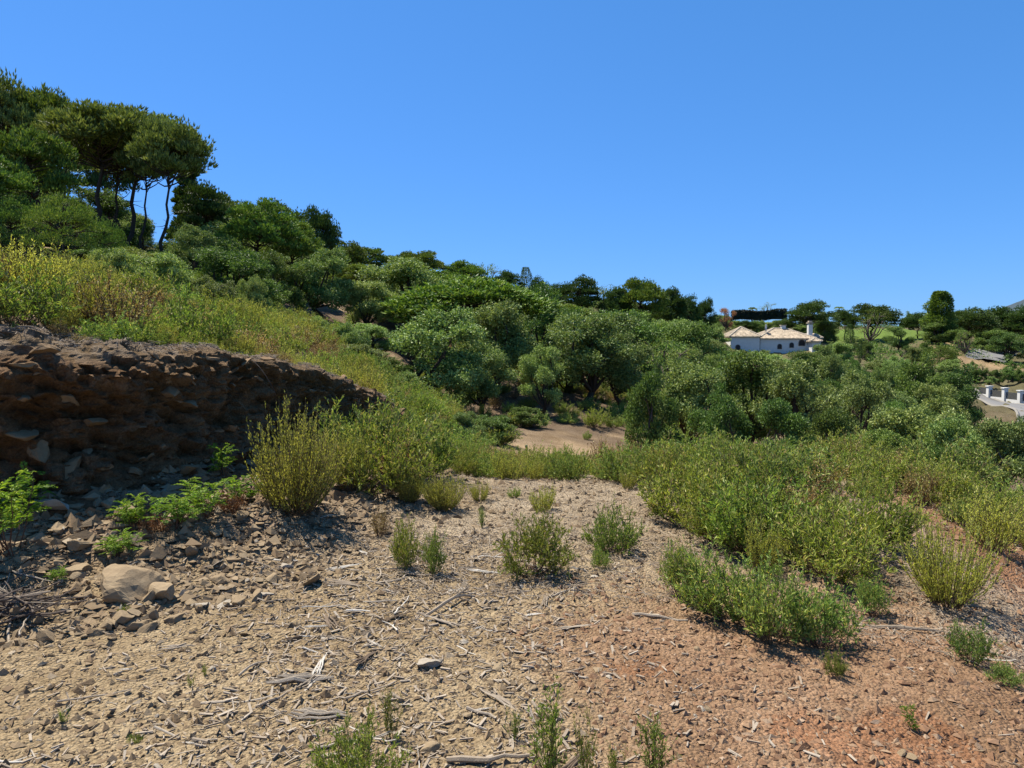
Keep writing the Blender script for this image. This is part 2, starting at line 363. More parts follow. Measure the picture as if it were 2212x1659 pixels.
# ------------------------------------------------------------------ the ground sheet
rr = [.25]
while rr[-1] < 6000:
    r_ = rr[-1]; rr.append(r_ * (1.06 if r_ < 1.2 else 1.0085 if r_ < 13 else 1.018 if r_ < 120 else 1.05))
rr = np.array(rr)
th = np.r_[np.linspace(-180, -50, 40)[:-1], np.linspace(-50, 50, 560), np.linspace(50, 180, 40)[1:-1]] * math.pi / 180
nr, ntn = len(rr), len(th)
gx = (rr[:, None] * np.sin(th)[None]).ravel(); gy = (rr[:, None] * np.cos(th)[None]).ravel()
gz = ground(gx, gy, True)
gz = np.where(np.hypot(gx, gy) > 900, np.minimum(gz, 0) - 5, gz)
def soil_color(x, y):
    d, H, s = toe_dist(x, y); r = np.hypot(x, y)
    nz = fbm(x * .5, y * .5, o=3, s=70); nb = fbm(x * 1.7, y * 1.7, o=3, s=77)
    tan = np.array([.39, .295, .175]); red = np.array([.35, .22, .13]); deep = np.array([.34, .16, .078]); grey = np.array([.40, .325, .235]); brown = np.array([.25, .17, .11]); och = np.array([.44, .32, .19])
    litter = np.array([.17, .12, .08]); turf = np.array([.13, .20, .03]); scrub = np.array([.12, .12, .05])
    C = np.broadcast_to(tan, x.shape + (3,)).copy()
    def lay(c, m):
        nonlocal C
        C = C * (1 - m[..., None]) + c * m[..., None]
    lay(grey, .6 * sstep(4.5, 6.5, y))
    u = x - (.0 + .12 * (y - 2.5)) + .25 * nz
    lay(red, sstep(-.2, .8, u) * sstep(5.2, 3.4, y - .25 * x + .4 * nb))
    lay(deep, .7 * sstep(.1, .5, nb) * sstep(0, .6, u) * sstep(4.6, 3.2, y))
    lay(red, sstep(2.5, 3.5, x) * sstep(9, 6, y)); lay(deep, .6 * sstep(2.7, 3.6, x - .5 * nb) * sstep(9, 6, y))
    lay(grey * .9, .8 * sstep(2.0, 2.3, x - .1 * y) * sstep(3.2, 2.8, x - .1 * y) * sstep(3.5, 4.2, y))
    lay(brown, .85 * sstep(-1.4, -.5, d + .4 * nz) * sstep(18, 12, y))
    lay(och, sstep(12, 18, r)); 
    lay(np.array([.20, .165, .085]), .85 * sstep(1.0, 3.0, d) * sstep(40, 25, r)); lay(litter, np.maximum(np.maximum(sstep(21, 29, r + 3 * nz), sstep(1.2, .2, x + .12 * (y - 14)) * sstep(12, 15, y)), sstep(-4, -8, x) * sstep(16, 20, y)) * .9 * sstep(-.9, -.3, nz + .2)); lay(scrub, sstep(60, 120, r) * .75)  # litter brown; in the hollow it also paints in shade under the oaks
    px, py = proj(x, np.maximum(y, .5), gz if len(x) == len(gz) else 0 * x)
    lay(turf, ((y > 165) & (y < 215) & (px > 1740) & (px < 2010)).astype(float))
    lay(och * np.array([.95, .9, .85]), .8 * ((y > 120) & (y < 215) & (px > 2010) & (px < 2330)).astype(float) * sstep(-.4, .2, fbm(x * .08, y * .08, o=3, s=91)))
    return C * .70
i = np.arange(nr - 1)[:, None] * ntn; j = np.arange(ntn)[None]; j2 = (j + 1) % ntn
F = np.stack([i + j, i + ntn + j, i + ntn + j2, i + j2], -1).reshape(-1, 4)
V = np.c_[gx, gy, gz]
V = np.vstack([V, [0, 0, 0]])
C = np.vstack([soil_color(gx, gy), [.4, .3, .2]])
cap = np.stack([np.arange(ntn), (np.arange(ntn) + 1) % ntn, np.full(ntn, len(V) - 1)], -1)
ob('ground', mesh('ground', V, [F, cap], M['soil'], True, col=C), kind='structure', label='dry stony earth of the building plot and the slopes around it')

# ------------------------------------------------------------------ the cut bank
seg = np.r_[0, np.cumsum(np.hypot(*np.diff(TOE, axis=0).T))]
s0, s1 = seg[1] + 1, seg[10] - .2
S = np.linspace(s0, s1, 640)
def smooth_toe(s):
    acc = 0
    for o_ in np.linspace(-.5, .5, 9): acc = acc + np.stack([np.interp(s + o_, seg, TOE[:, k]) for k in (0, 1)], -1)
    return acc / 9
tp = smooth_toe(S); tg = unit(np.gradient(tp, axis=0)); inn = np.stack([-tg[:, 1], tg[:, 0]], -1)
Hs = np.interp(S, seg, HT)
PR = np.array([(-.40, -.12), (-.06, .0), (.10, .12), (.2, .3), (.2, .55), (.14, .78), (.2, .93), (.4, 1.0), (.8, 1.03), (1.5, 1.03)])
pl_ = np.r_[0, np.cumsum(np.hypot(*np.diff(PR * (1, 1.5), axis=0).T))]; tt = np.linspace(0, pl_[-1], 160)
pd = np.interp(tt, pl_, PR[:, 0]); pz = np.interp(tt, pl_, PR[:, 1])
X = tp[:, None, 0] + inn[:, None, 0] * pd[None]; Y = tp[:, None, 1] + inn[:, None, 1] * pd[None]
gl = ground(tp[:, 0] - inn[:, 0] * .3, tp[:, 1] - inn[:, 1] * .3)[:, None]
Ztop = ground((tp + inn * 1.0)[:, 0], (tp + inn * 1.0)[:, 1])[:, None]
Z = gl + (Ztop - gl) * np.minimum(pz, 1)[None]
gg = ground(X.ravel(), Y.ravel()).reshape(X.shape)
over = sstep(.55, 1.0, pd)[None]; Z = Z * (1 - over) + (gg + .03 - .12 * sstep(1.2, 1.5, pd)[None]) * over
Z = np.where(pd[None] < -.05, gg - .1 * (pd[None] < -.3), Z)
# bedding tilted: chunky broken rock in the face, crumbly earth on top
bx, by, bz = X * 1.0, Y * 1.0, Z + .25 * X
e1, c1 = cell(bx.ravel() * 2.2, by.ravel() * 2.2, bz.ravel() * 5.0, 3)
e2, c2 = cell(bx.ravel() * 4.5, by.ravel() * 4.5, bz.ravel() * 14, 13)
e3, c3 = cell(bx.ravel() * 15, by.ravel() * 15, bz.ravel() * 24, 23)
f1 = fbm(X.ravel() * .9, Y.ravel() * .9, Z.ravel() * .9, 4, 60)
f2 = 1 - np.abs(fbm(X.ravel() * 3.2, Y.ravel() * 3.2, Z.ravel() * 5 + X.ravel() * 1.2, 5, 160)) * 1.6
disp = (.08 * (c1 - .5) * sstep(0, .12, e1) + .085 * (c2 - .5) * sstep(0, .1, e2) + .07 * (c3 - .5) * sstep(0, .1, e3) + .15 * f1 + .075 * (f2 - .5)).reshape(X.shape)
rim = 1 - .7 * sstep(.8, .95, pz)[None]; disp *= rim
disp += .05 * vn(X.ravel() * 9, Y.ravel() * 9, Z.ravel() * 9, 65).reshape(X.shape)
face = sstep(-.3, .05, pd)[None] * sstep(1.3, .45, pd)[None]
dx = -inn[:, None, 0] * face * disp * .95; dy = -inn[:, None, 1] * face * disp * .95
X = X + dx; Y = Y + dy; Z = Z + disp * .35 * sstep(.1, .4, pd)[None] * sstep(1.5, .9, pd)[None] + .05 * face * (c2.reshape(X.shape) - .5)
fadeH = sstep(.02, .3, Hs)[:, None]; Z = Z * fadeH + (np.minimum(Z, gg) - .02) * (1 - fadeH)
ns_, ntt = X.shape
i = np.arange(ns_ - 1)[:, None] * ntt; j = np.arange(ntt - 1)[None]
F = np.stack([i + j, i + j + 1, i + ntt + j + 1, i + ntt + j], -1).reshape(-1, 4)
hf = np.clip(pz, 0, 1)[None] + 0 * X
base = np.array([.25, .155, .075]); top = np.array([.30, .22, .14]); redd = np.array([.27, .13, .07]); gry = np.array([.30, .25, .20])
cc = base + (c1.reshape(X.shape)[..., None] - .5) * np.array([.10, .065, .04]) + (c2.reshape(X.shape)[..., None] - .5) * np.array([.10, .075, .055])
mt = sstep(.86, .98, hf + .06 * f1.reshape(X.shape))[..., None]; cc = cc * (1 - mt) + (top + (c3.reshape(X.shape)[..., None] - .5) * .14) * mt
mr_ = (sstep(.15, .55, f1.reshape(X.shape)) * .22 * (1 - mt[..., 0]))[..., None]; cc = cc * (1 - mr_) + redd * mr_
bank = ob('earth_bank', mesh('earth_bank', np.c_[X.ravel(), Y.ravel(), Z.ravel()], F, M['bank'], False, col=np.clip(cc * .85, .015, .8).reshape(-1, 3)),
          label='shaded cut bank of broken brown rock and earth at left', category='earth bank')
ROCKS = [mesh('stone', *rock(2, 16, .4 + .3 * R.random(), .015), M['rock']) for _ in range(12)]
PALE = [mesh('stone', *rock(2, 10, .4 + .3 * R.random()), M['palerock']) for _ in range(5)]
SM = [mesh('stone', *rock(1, 7, .4 + .35 * R.random()), M['rock']) for _ in range(8)] + [mesh('stone', *rock(1, 7, .5), M['palerock']) for _ in range(4)]
M['bankrock'] = rockmat('bank_rock', [(.0, (.15, .09, .045)), (.35, (.24, .15, .075)), (.65, (.31, .205, .11)), (1, (.40, .29, .175))], 5, .3)
BR = [mesh('stone', *rock(2, 11, .35 + .3 * R.random(), .06), M['bankrock']) for _ in range(10)]
for k in range(290):
    a_ = int(R.integers(50, ns_ - 80)); b_ = int(R.choice(np.arange(20, 100)))
    sz = .035 + .12 * R.random() ** 2
    ob('stone', rnd.choice(BR), bank, (X[a_, b_] + .15 * sz * inn[a_, 0], Y[a_, b_] + .15 * sz * inn[a_, 1], Z[a_, b_]),
       (R.normal() * .3, -.25 + R.normal() * .2, R.random() * 6.3), (sz * 1.5, sz * 1.1, sz * .75))
def bank_top(a_, b_): return X[a_, b_], Y[a_, b_], Z[a_, b_]
BX, BY, BZ, BI = X, Y, Z, inn

# ------------------------------------------------------------------ plant builders
def stems_paths(n, h, spread, base_r, seg=6, bend=.5, lo=.7, wob=.045):
    az = R.random(n) * 2 * math.pi; tl = spread * R.random(n) ** .65; hh = h * (lo + (1 - lo) * R.random(n)) * (1 - .22 * (tl / max(spread, .6)) ** 2)
    t = np.linspace(0, 1, seg)[None, :, None]
    hd = np.stack([np.cos(az), np.sin(az), 0 * az], -1)[:, None]
    b_ = hd * (base_r * np.sqrt(R.random(n)))[:, None, None]
    out = np.sin(tl)[:, None, None]; upv = np.cos(tl)[:, None, None]
    p = b_ + hd * out * hh[:, None, None] * (t * (1 + bend) - bend * t ** 2 * .9) + np.array([0, 0, 1.]) * upv * hh[:, None, None] * (t * (1 - bend * .3) + bend * .3 * t ** 2)
    p = p + wob * h * np.cumsum(R.normal(size=(n, seg, 3)) * (1, 1, .2), 1) * (t > 0) * .5
    return p
def thin_tubes(Pth, r0, r1):
    """3-sided tubes for many stems at once, Pth (n,seg,3)"""
    n, sg, _ = Pth.shape; T = unit(np.gradient(Pth, axis=1)); U = unit(np.cross(T, np.array([.3, .9, .1]))); Wv = np.cross(T, U)
    rad = (r0 + (r1 - r0) * np.linspace(0, 1, sg))[None, :, None]
    V = np.stack([Pth + rad * (math.cos(a) * U + math.sin(a) * Wv) for a in (0, 2.09, 4.19)], 2).reshape(-1, 3)
    i = (np.arange(n)[:, None, None] * sg + np.arange(sg - 1)[None, :, None]) * 3; j = np.arange(3)[None, None]; j2 = (j + 1) % 3
    return V, np.stack([i + j, i + j2, i + 3 + j2, i + 3 + j], -1).reshape(-1, 4)
def along(Pth, t):
    """positions and tangents on stems at parameters t (n,k)"""
    n, sg, _ = Pth.shape; f = np.clip(t, 0, .999) * (sg - 1); i = f.astype(int); fr = (f - i)[..., None]
    ii = np.arange(n)[:, None]; a = Pth[ii, i]; b_ = Pth[ii, i + 1]
    return (a * (1 - fr) + b_ * fr), unit(b_ - a)
def plant(kind):
    """returns (stems V,F), (foliage V,F), both for a plant about 1 m high"""
    S_, L_ = Bag(), Bag()
    if kind in ('weed', 'open', 'spike', 'dry'):
        n = {'weed': 50, 'open': 30, 'spike': 8, 'dry': 36}[kind]
        sp = {'weed': 1.05, 'open': 1.1, 'spike': .4, 'dry': .6}[kind]
        st = stems_paths(n, 1, sp, {'weed': .16, 'open': .07, 'spike': .05, 'dry': .14}[kind], 7, .6, .55)
        S_.add(*thin_tubes(st, .007 if kind != 'spike' else .009, .0025))
        k = {'weed': 6, 'open': 11, 'spike': 9, 'dry': 5}[kind]
        tb = (.38 if kind == 'open' else .2) + (.55 if kind == 'open' else .7) * R.random((n, k)); bp, bd = along(st, tb)
        bp = bp.reshape(-1, 3); bd = bd.reshape(-1, 3); m_ = len(bp)
        ln = (.12 + .2 * R.random(m_))[:, None, None]
        dv = unit(bd * (.5 if kind == 'open' else 1) + 1.1 * rdir(m_) + (0, 0, .25))[:, None]
        tw = bp[:, None] + dv * ln * np.linspace(0, 1, 4)[None, :, None] + np.array([0, 0, .04]) * np.linspace(0, 1, 4)[None, :, None] ** 2
        S_.add(*thin_tubes(tw, .003, .0015))
        for PT, c_, t0 in ((st, {'weed': 17, 'open': 7, 'spike': 30, 'dry': 16}[kind], {'weed': .3, 'open': .45, 'spike': .12, 'dry': .25}[kind]), (tw, 11 if kind != 'dry' else 8, .1)):
            q = t0 + (1 - t0) * R.random((len(PT), c_)); p_, d_ = along(PT, q); p_ = p_.reshape(-1, 3); d_ = d_.reshape(-1, 3)
            dr = d_ * .75 + rdir(len(p_)) * .75 + (0, 0, .2)
            ll = (.045 + .045 * R.random(len(p_))) * (1 if kind != 'spike' else .85)
            if kind == 'dry': ll = ll * .6
            L_.add(*leaves(p_, dr, ll, ll * (.27 if kind != 'dry' else .45)))
    elif kind in ('broom', 'feather', 'fan'):
        n = {'broom': 210, 'feather': 80, 'fan': 120}[kind]
        st = stems_paths(n, 1, {'broom': .8, 'feather': .5, 'fan': .95}[kind], .17, 7, .5, .5, .018)
        S_.add(*thin_tubes(st, .005, .0015))
        tb = .12 + .75 * R.random((n, 6)); bp, bd = along(st, tb); bp = bp.reshape(-1, 3); bd = bd.reshape(-1, 3); m_ = len(bp)
        dv = unit(bd + .35 * rdir(m_) + (0, 0, .2))[:, None]; ln = (.08 + .14 * R.random(m_))[:, None, None]
        tw = bp[:, None] + dv * ln * np.linspace(0, 1, 3)[None, :, None]
        S_.add(*thin_tubes(tw, .0022, .0012))
        for PT, c_, t0 in ((st, 26, .08 if kind != 'fan' else .2), (tw, 11, .0)):
            q = t0 + (1 - t0) * R.random((len(PT), c_)); p_, d_ = along(PT, q); p_ = p_.reshape(-1, 3); d_ = d_.reshape(-1, 3)
            ll = .018 + .02 * R.random(len(p_)); L_.add(*leaves(p_, d_ + rdir(len(p_)) * .6, ll, ll * .4))
    elif kind == 'frond':
        n = 9; st = stems_paths(n, .75, .75, .1, 6, .3, .5); S_.add(*thin_tubes(st, .009, .004))
        q = .35 + .65 * R.random((n, 9)); q[:, 0] = .99; p_, d_ = along(st, q); p_ = p_.reshape(-1, 3); d_ = d_.reshape(-1, 3); m_ = len(p_)
        hz = unit(rdir(m_) * (1, 1, .2)); dv = unit(hz + d_ * .8); ln = .22 + .12 * R.random(m_)
        t_ = np.linspace(0, 1, 7)[None, :, None]
        ra = p_[:, None] + dv[:, None] * ln[:, None, None] * t_ - np.array([0, 0, 1.]) * ln[:, None, None] * .35 * t_ ** 2
        S_.add(*thin_tubes(ra, .0028, .0012))
        npair = 9; qq = np.linspace(.12, 1, npair)[None] + 0 * ln[:, None]
        lp, ld = along(ra, qq); sd = unit(np.cross(ld, np.array([0, 0, 1.])))
        for sgn in (-1, 1):
            l_ = (.085 * (1 - .55 * np.linspace(0, 1, npair) ** 2))[None] * (.8 + .4 * R.random(qq.shape))
            dd = (sd * sgn + ld * .7 + R.normal(size=ld.shape) * .12)
            L_.add(*leaves(lp.reshape(-1, 3), dd.reshape(-1, 3), l_.ravel(), l_.ravel() * .3, .1))
    elif kind == 'cistus':      # rounded leafy bush
        st = stems_paths(34, .8, 1.15, .12, 6, .5, .6); S_.add(*thin_tubes(st, .008, .003))
        q = .45 + .55 * R.random((34, 7)); c_, d_ = along(st, q); c_ = c_.reshape(-1, 3)
        p_ = np.repeat(c_, 15, 0) + R.normal(size=(len(c_) * 15, 3)) * .05
        ll = .03 + .03 * R.random(len(p_)); L_.add(*leaves(p_, rdir(len(p_)) + (0, 0, .6), ll, ll * .5))
    return S_, L_
PKIND = {}
def variants(key, kind, leafm, stemm, n=4):
    PKIND[key] = []
    for _ in range(n):
        a, b_ = plant(kind); PKIND[key].append((a.mesh('stems', M[stemm]), b_.mesh('foliage', M[leafm])))
variants('weed', 'weed', 'weed', 'stem', 5); variants('weedgrey', 'weed', 'weedgrey', 'stem', 4); variants('open', 'open', 'weed', 'redstem', 4)
variants('opengrey', 'open', 'weedgrey', 'redstem', 3)
variants('spike', 'spike', 'weed', 'redstem', 4); variants('dry', 'dry', 'dry', 'redstem', 4); variants('rust', 'dry', 'rust', 'redstem', 2)
variants('broom', 'broom', 'broom', 'stem', 3); variants('lime', 'feather', 'lime', 'stem', 2); variants('fan', 'fan', 'broom', 'stem', 2)
variants('frond', 'frond', 'frond', 'redstem', 4); variants('cistus', 'cistus', 'weedgrey', 'stem', 4); variants('feather', 'feather', 'broom', 'stem', 3)
NAME = {'weed': 'green_shrub', 'weedgrey': 'grey_green_shrub', 'open': 'leafy_bush', 'opengrey': 'leafy_bush', 'spike': 'seedling', 'dry': 'dry_shrub', 'rust': 'dry_shrub', 'broom': 'broom_bush',
        'lime': 'lime_bush', 'fan': 'broom_bush', 'frond': 'ferny_sapling', 'cistus': 'rounded_shrub', 'feather': 'broom_bush'}
def put(key, x, y, z, h, wd=None, label='', group=None, cat='shrub', parts=True, name=None):
    st, fo = rnd.choice(PKIND[key])
    o = ob(name or NAME[key], None, None, (x, y, z - .01), (0, 0, rnd.random() * 6.28), (wd or h, wd or h, h), label=label, category=cat, group=group)
    o.empty_display_size = .1
    ob('stems', st, o); ob('foliage', fo, o)
    return o
FOOT = {'weed': 1.3, 'open': 1.1, 'weedgrey': 1.3, 'opengrey': 1.1, 'spike': .7, 'dry': 1.0, 'rust': 1.0, 'broom': 1.15, 'lime': .8, 'fan': 1.5, 'frond': 1.3, 'cistus': 1.6, 'feather': .8}
def putpx(key, px, py, hpx, wpx, label, group=None, cat='shrub', name=None):
    x, y, z = gp(px, py); h = hpx * y / FPX * (1.3 if key == 'frond' else 1.08); wpx = wpx * (1.3 if key == 'frond' else 1.0)
    return put(key, x, y, z, h, wpx * y / FPX / FOOT[key], label, group, cat, name=name)
exec_list = [
 ('open', 1150, 1245, 145, 140, 'round leafy bush with bare red stems alone in the middle of the gravel track'),
 ('open', 880, 1228, 120, 62, 'taller of two slim bushes side by side left of the track centre'),
 ('open', 935, 1242, 105, 45, 'narrow shorter bush just right of a slim taller one on the track'),
 ('dry', 822, 1160, 70, 50, 'small yellowing bush with reddish foot at the left edge of the track'),
 ('weed', 1325, 1195, 112, 118, 'bushy green shrub with rusty left side on the right of the track'),
 ('feather', 1172, 1105, 62, 60, 'small golden bush with a dark dead stalk at the far end of the track'),
 ('spike', 1040, 1142, 52, 26, 'sparse little sprig on the far part of the track'),
 ('opengrey', 1297, 1230, 60, 36, 'thin twiggy sprig in front of the bushy green shrub on the track'),
 ('weedgrey', 1110, 1075, 26, 30, 'tiny green tuft at the far end of the bare track'),
 ('opengrey', 1465, 1292, 150, 85, 'slender upright bush with dark foot at the right edge of the track'),
 ('weedgrey', 1575, 1335, 165, 210, 'broad grey green shrub nearest the grey log on the right'),
 ('weedgrey', 1668, 1385, 180, 190, 'dense dark shrub casting the widest shadow on the red earth'),
 ('opengrey', 1775, 1400, 170, 140, 'loose shrub with yellow lower leaves right of the dense dark one'),
 ('lime', 1845, 1215, 150, 84, 'bright lime yellow feathery bush in the thicket at right'),
 ('fan', 2045, 1310, 250, 240, 'large olive fan shaped broom with bare lower stems at far right'),
 ('opengrey', 1885, 1335, 105, 60, 'small dark stemmed bush behind the long branch at right'),
 ('frond', 1965, 1575, 58, 38, 'lone seedling with two broad leaves on the red earth at lower right'),
 ('opengrey', 2105, 1435, 105, 76, 'wispy grey green bush on the red shoulder at the right edge'),
 ('opengrey', 2170, 1480, 60, 60, 'low wispy tuft beside the wispy bush on the right shoulder'),
 ('weed', 1800, 1455, 60, 55, 'small fresh green tuft at the right end of the wide shadow'),
 ('spike', 1192, 1705, 235, 120, 'tallest upright grey green shoot at the bottom edge of the picture'),
 ('spike', 1412, 1695, 165, 110, 'upright leafy shoot at the bottom edge on red gravel'),
 ('spike', 1335, 1690, 95, 50, 'short shoot between two taller ones at the bottom edge'),
 ('spike', 1270, 1700, 165, 60, 'thin shoot just right of the tallest one at the bottom edge'),
 ('weed', 775, 1720, 190, 190, 'bright green spreading weed at the bottom edge among wood chips'),
 ('spike', 845, 1600, 120, 50, 'single arching green sprig behind the bright weed at the bottom'),
 ('spike', 1110, 1600, 80, 40, 'thin pale sprig beside the grey wood pieces at the bottom'),
 ('spike', 140, 1562, 42, 26, 'tiny dark green sprout in the bottom left gravel'),
 ('spike', 442, 1462, 34, 16, 'right one of two tiny sprouts in front of the rubble'),
 ('spike', 412, 1486, 30, 18, 'left one of two tiny sprouts in front of the rubble'),
 ('weed', 292, 1602, 22, 32, 'flat tiny green rosette near the bottom left'),
 ('weed', 268, 1326, 22, 24, 'tiny green sprout among the stones left of the pale rocks'),
 ('broom', 640, 1108, 240, 205, 'big golden olive broom standing in front of the shaded bank'),
 ('broom', 752, 1058, 145, 95, 'second tall broom right of the big golden one by the bank'),
 ('broom', 885, 1085, 92, 75, 'brownish broom tuft at the left edge of the track'),
 ('broom', 960, 1102, 85, 95, 'yellow green broom tuft leaning over the track edge'),
 ('feather', 1035, 1082, 48, 50, 'low pale tuft at the corner of the track'),
 ('frond', 25, 1195, 215, 170, 'tall bright green ferny sapling at the left edge of the picture'),
 ('frond', 60, 1110, 120, 110, 'second ferny sapling half behind the tall one at the left edge'),
 ('frond', 290, 1150, 110, 100, 'ferny sapling with a single upright shoot under the bank'),
 ('frond', 375, 1140, 100, 120, 'ferny sapling with rusty foot in the middle of the row under the bank'),
 ('frond', 450, 1120, 105, 120, 'full ferny sapling under the darkest part of the bank'),
 ('frond', 525, 1095, 80, 80, 'last ferny sapling of the row touching the big golden broom'),
 ('frond', 262, 1208, 80, 100, 'low ferny sapling on the rubble above the big flat rock'),
 ('frond', 125, 1262, 46, 50, 'small ferny sprout left of the big flat rock'),
 ('frond', 485, 1030, 90, 70, 'dark leafy plant standing in the shade against the bank'),
 ('rust', 340, 1150, 45, 90, 'rust brown withered growth at the foot of the ferny saplings'),
 ('rust', 500, 1110, 50, 80, 'rust red dead stalks beneath the full ferny sapling'),
 ('cistus', 1268, 950, 26, 30, 'small green bush alone in front of the sandy clearing'),
]
for a in exec_list:
    putpx(a[0], a[1], a[2], a[3], a[4], a[5], None, 'bush' if a[0] in ('open', 'opengrey', 'lime', 'feather') else 'seedling' if a[0] == 'spike' else 'sapling' if a[0] == 'frond' else 'shrub')

taken = []
def patch(x, y, chooser):
    """the same kind tends to grow in patches"""
    q = float(fbm(np.array([x * .55]), np.array([y * .55]), o=2, s=333)[0]) * 1.3 + rnd.gauss(0, .22); k = chooser()
    want = 'dry' if q < -.5 else 'weedgrey' if q < -.22 else 'weed' if q < .22 else 'feather' if q < .5 else 'broom'
    for _ in range(7):
        if k == want: break
        k = chooser()
    return k
def scatter(n, sampler, chooser, mind, hrange, lab, grp, tries=40, wf=1., zones=None, name=None):
    c_ = 0
    for _ in range(n * tries):
        if c_ >= n: break
        s_ = sampler()
        if s_ is None: continue
        x, y = s_
        if any((x - a) ** 2 + (y - b_) ** 2 < mind * mind for a, b_ in taken): continue
        taken.append((x, y)); key = patch(x, y, chooser); h = rnd.uniform(*hrange)
        if key in ('dry', 'rust'): h *= .85
        lb = ('tall ' if h > hrange[0] + .72 * (hrange[1] - hrange[0]) else 'low ' if h < hrange[0] + .28 * (hrange[1] - hrange[0]) else '') + lab[key].replace('tall ', '')
        if zones: lb = (lb.replace(' of the track', '').replace('grey green', 'greyish') + ', ' + zones(x, y)) if len((lb + zones(x, y)).split()) > 15 else lb + ', ' + zones(x, y)
        put(key, x, y, G(x, y), h, h * wf * rnd.uniform(.8, 1.15), lb, grp[key], name=name); c_ += 1
    return c_
def in_poly(px, py, poly):
    c_ = False; q = poly[-1]
    for p_ in poly:
        if (p_[1] > py) != (q[1] > py) and px < (q[0] - p_[0]) * (py - p_[1]) / (q[1] - p_[1]) + p_[0]: c_ = not c_
        q = p_
    return c_
# thicket on the right of the track, out to the edge of the level ground
TH = [(1.15, 8.3), (1.5, 7.2), (1.5, 6.1), (1.75, 5.3), (2.3, 5.15), (2.75, 5.5), (3.3, 5.9), (3.6, 6.0), (4.5, 5.9), (5.9, 6.6), (8, 9), (9.5, 14), (3, 15), (1.4, 11.5)]
def th_s():
    x = rnd.uniform(.9, 9.5); y = 5 + 10 * rnd.random() ** 1.25; return (x, y) if in_poly(x, y, TH) and float(fbm(np.array([x * .9]), np.array([y * .9]), o=2, s=444)[0]) > (-.12 if y < 7.3 and x < 3.9 else -.8) else None
LABT = {'weed': 'fresh green shrub in the thicket right of the track', 'weedgrey': 'grey green shrub in the thicket right of the track', 'dry': 'brown dried shrub in the thicket right of the track',
        'opengrey': 'thin stemmed bush in the thicket right of the track', 'feather': 'yellowish feathery broom in the thicket right of the track', 'rust': 'rust coloured dead shrub in the thicket right of the track'}
GRT = {k: v.replace('shrub in', 'shrubs in').replace('bush in', 'bushes in').replace('broom in', 'brooms in') for k, v in LABT.items()}
scatter(250, th_s, lambda: rnd.choices(['weed', 'weedgrey', 'dry', 'opengrey', 'feather', 'rust'], [34, 20, 17, 10, 16, 6])[0], .34, (.26, .72), LABT, GRT, zones=lambda x, y: ('near edge' if y < 7.4 else 'far edge' if y > 10.8 else 'middle') + (' by the track' if x < 2.6 else ' towards the valley' if x > 5 else ' halfway along'))
# strip of shrubs across the far end of the track
def st_s():
    x = rnd.uniform(-2.3, 1.7); y = rnd.uniform(8.9, 12.5); return (x, y)
LABS = {k: v.replace('in the thicket right of the track', 'in the strip across the far end of the track') for k, v in LABT.items()}
GRS = {k: v.replace('in the thicket right of the track', 'in the strip across the far end of the track') for k, v in GRT.items()}
scatter(62, st_s, lambda: rnd.choices(['weed', 'weedgrey', 'dry', 'feather', 'rust'], [50, 15, 12, 12, 4])[0], .3, (.32, .5), LABS, GRS, zones=lambda x, y: 'left part' if x < -1 else 'right part' if x > .4 else 'centre')
# green slope between the bank and the hollow
def sl_s():
    px = rnd.uniform(760, 1070); y = rnd.uniform(7, 26); x = (px - 1106) / FPX * y
    d = toe_dist(np.array([x]), np.array([y]))[0][0]
    if y < 11 and (d > .1 or d < -1.2): return None
    if px > 1000 and y > 17: return None
    return (x, y)
LABG = {k: v.replace('in the thicket right of the track', 'on the green slope beyond the bank') for k, v in LABT.items()}; LABG['cistus'] = 'rounded green shrub on the green slope beyond the bank'; LABG['broom'] = 'tall green broom on the green slope beyond the bank'
GRG = {k: v.replace(' on ', 's on ') for k, v in LABG.items()}
scatter(95, sl_s, lambda: rnd.choices(['weed', 'weedgrey', 'cistus', 'broom', 'dry'], [50, 15, 14, 12, 6])[0], .42, (.55, .9), LABG, GRG, zones=lambda x, y: 'lower end' if y < 12 else 'upper end' if y > 19 else 'middle')
# top of the bank
def bt_s(dmin, dmax):
    def f():
        px = rnd.uniform(-260, 800); y = rnd.uniform(4.5, 17); x = (px - 1106) / FPX * y
        d = toe_dist(np.array([x]), np.array([y]))[0][0]
        return (x, y) if dmin < d < dmax else None
    return f
LABB = {k: v.replace('in the thicket right of the track', 'above the shaded bank') for k, v in LABT.items()}; LABB['broom'] = 'tall golden broom above the shaded bank'; LABB['cistus'] = 'rounded green shrub above the shaded bank'
GRB = {k: v.replace(' above', 's above') for k, v in LABB.items()}
scatter(95, bt_s(.3, 1.2), lambda: rnd.choices(['weed', 'broom', 'dry', 'feather', 'opengrey'], [20, 22, 40, 20, 8])[0], .22, (.15, .42), LABB, GRB, zones=lambda x, y: 'right on its rim', name='rim_tuft')
scatter(70, bt_s(1.05, 2.6), lambda: rnd.choices(['weed', 'broom', 'dry', 'feather', 'opengrey'], [24, 26, 26, 18, 6])[0], .42, (.35, .85), LABB, GRB, zones=lambda x, y: 'at the left edge' if x / y < -.6 else 'above the ferny saplings' if x / y < -.42 else 'above the golden broom' if x / y < -.28 else 'at its far end')
scatter(150, bt_s(2.6, 8.5), lambda: rnd.choices(['weed', 'broom', 'dry', 'feather', 'cistus'], [26, 22, 24, 20, 8])[0], .55, (.5, 1.0), LABB, GRB, zones=lambda x, y: 'at the left edge' if x / y < -.6 else 'above the ferny saplings' if x / y < -.42 else 'above the golden broom' if x / y < -.28 else 'at its far end')
def hl_s():
    y = rnd.uniform(14, 33); px = 880 - 760 * rnd.random() ** 1.4; x = (px - 1106) / FPX * y
    return (x, y)
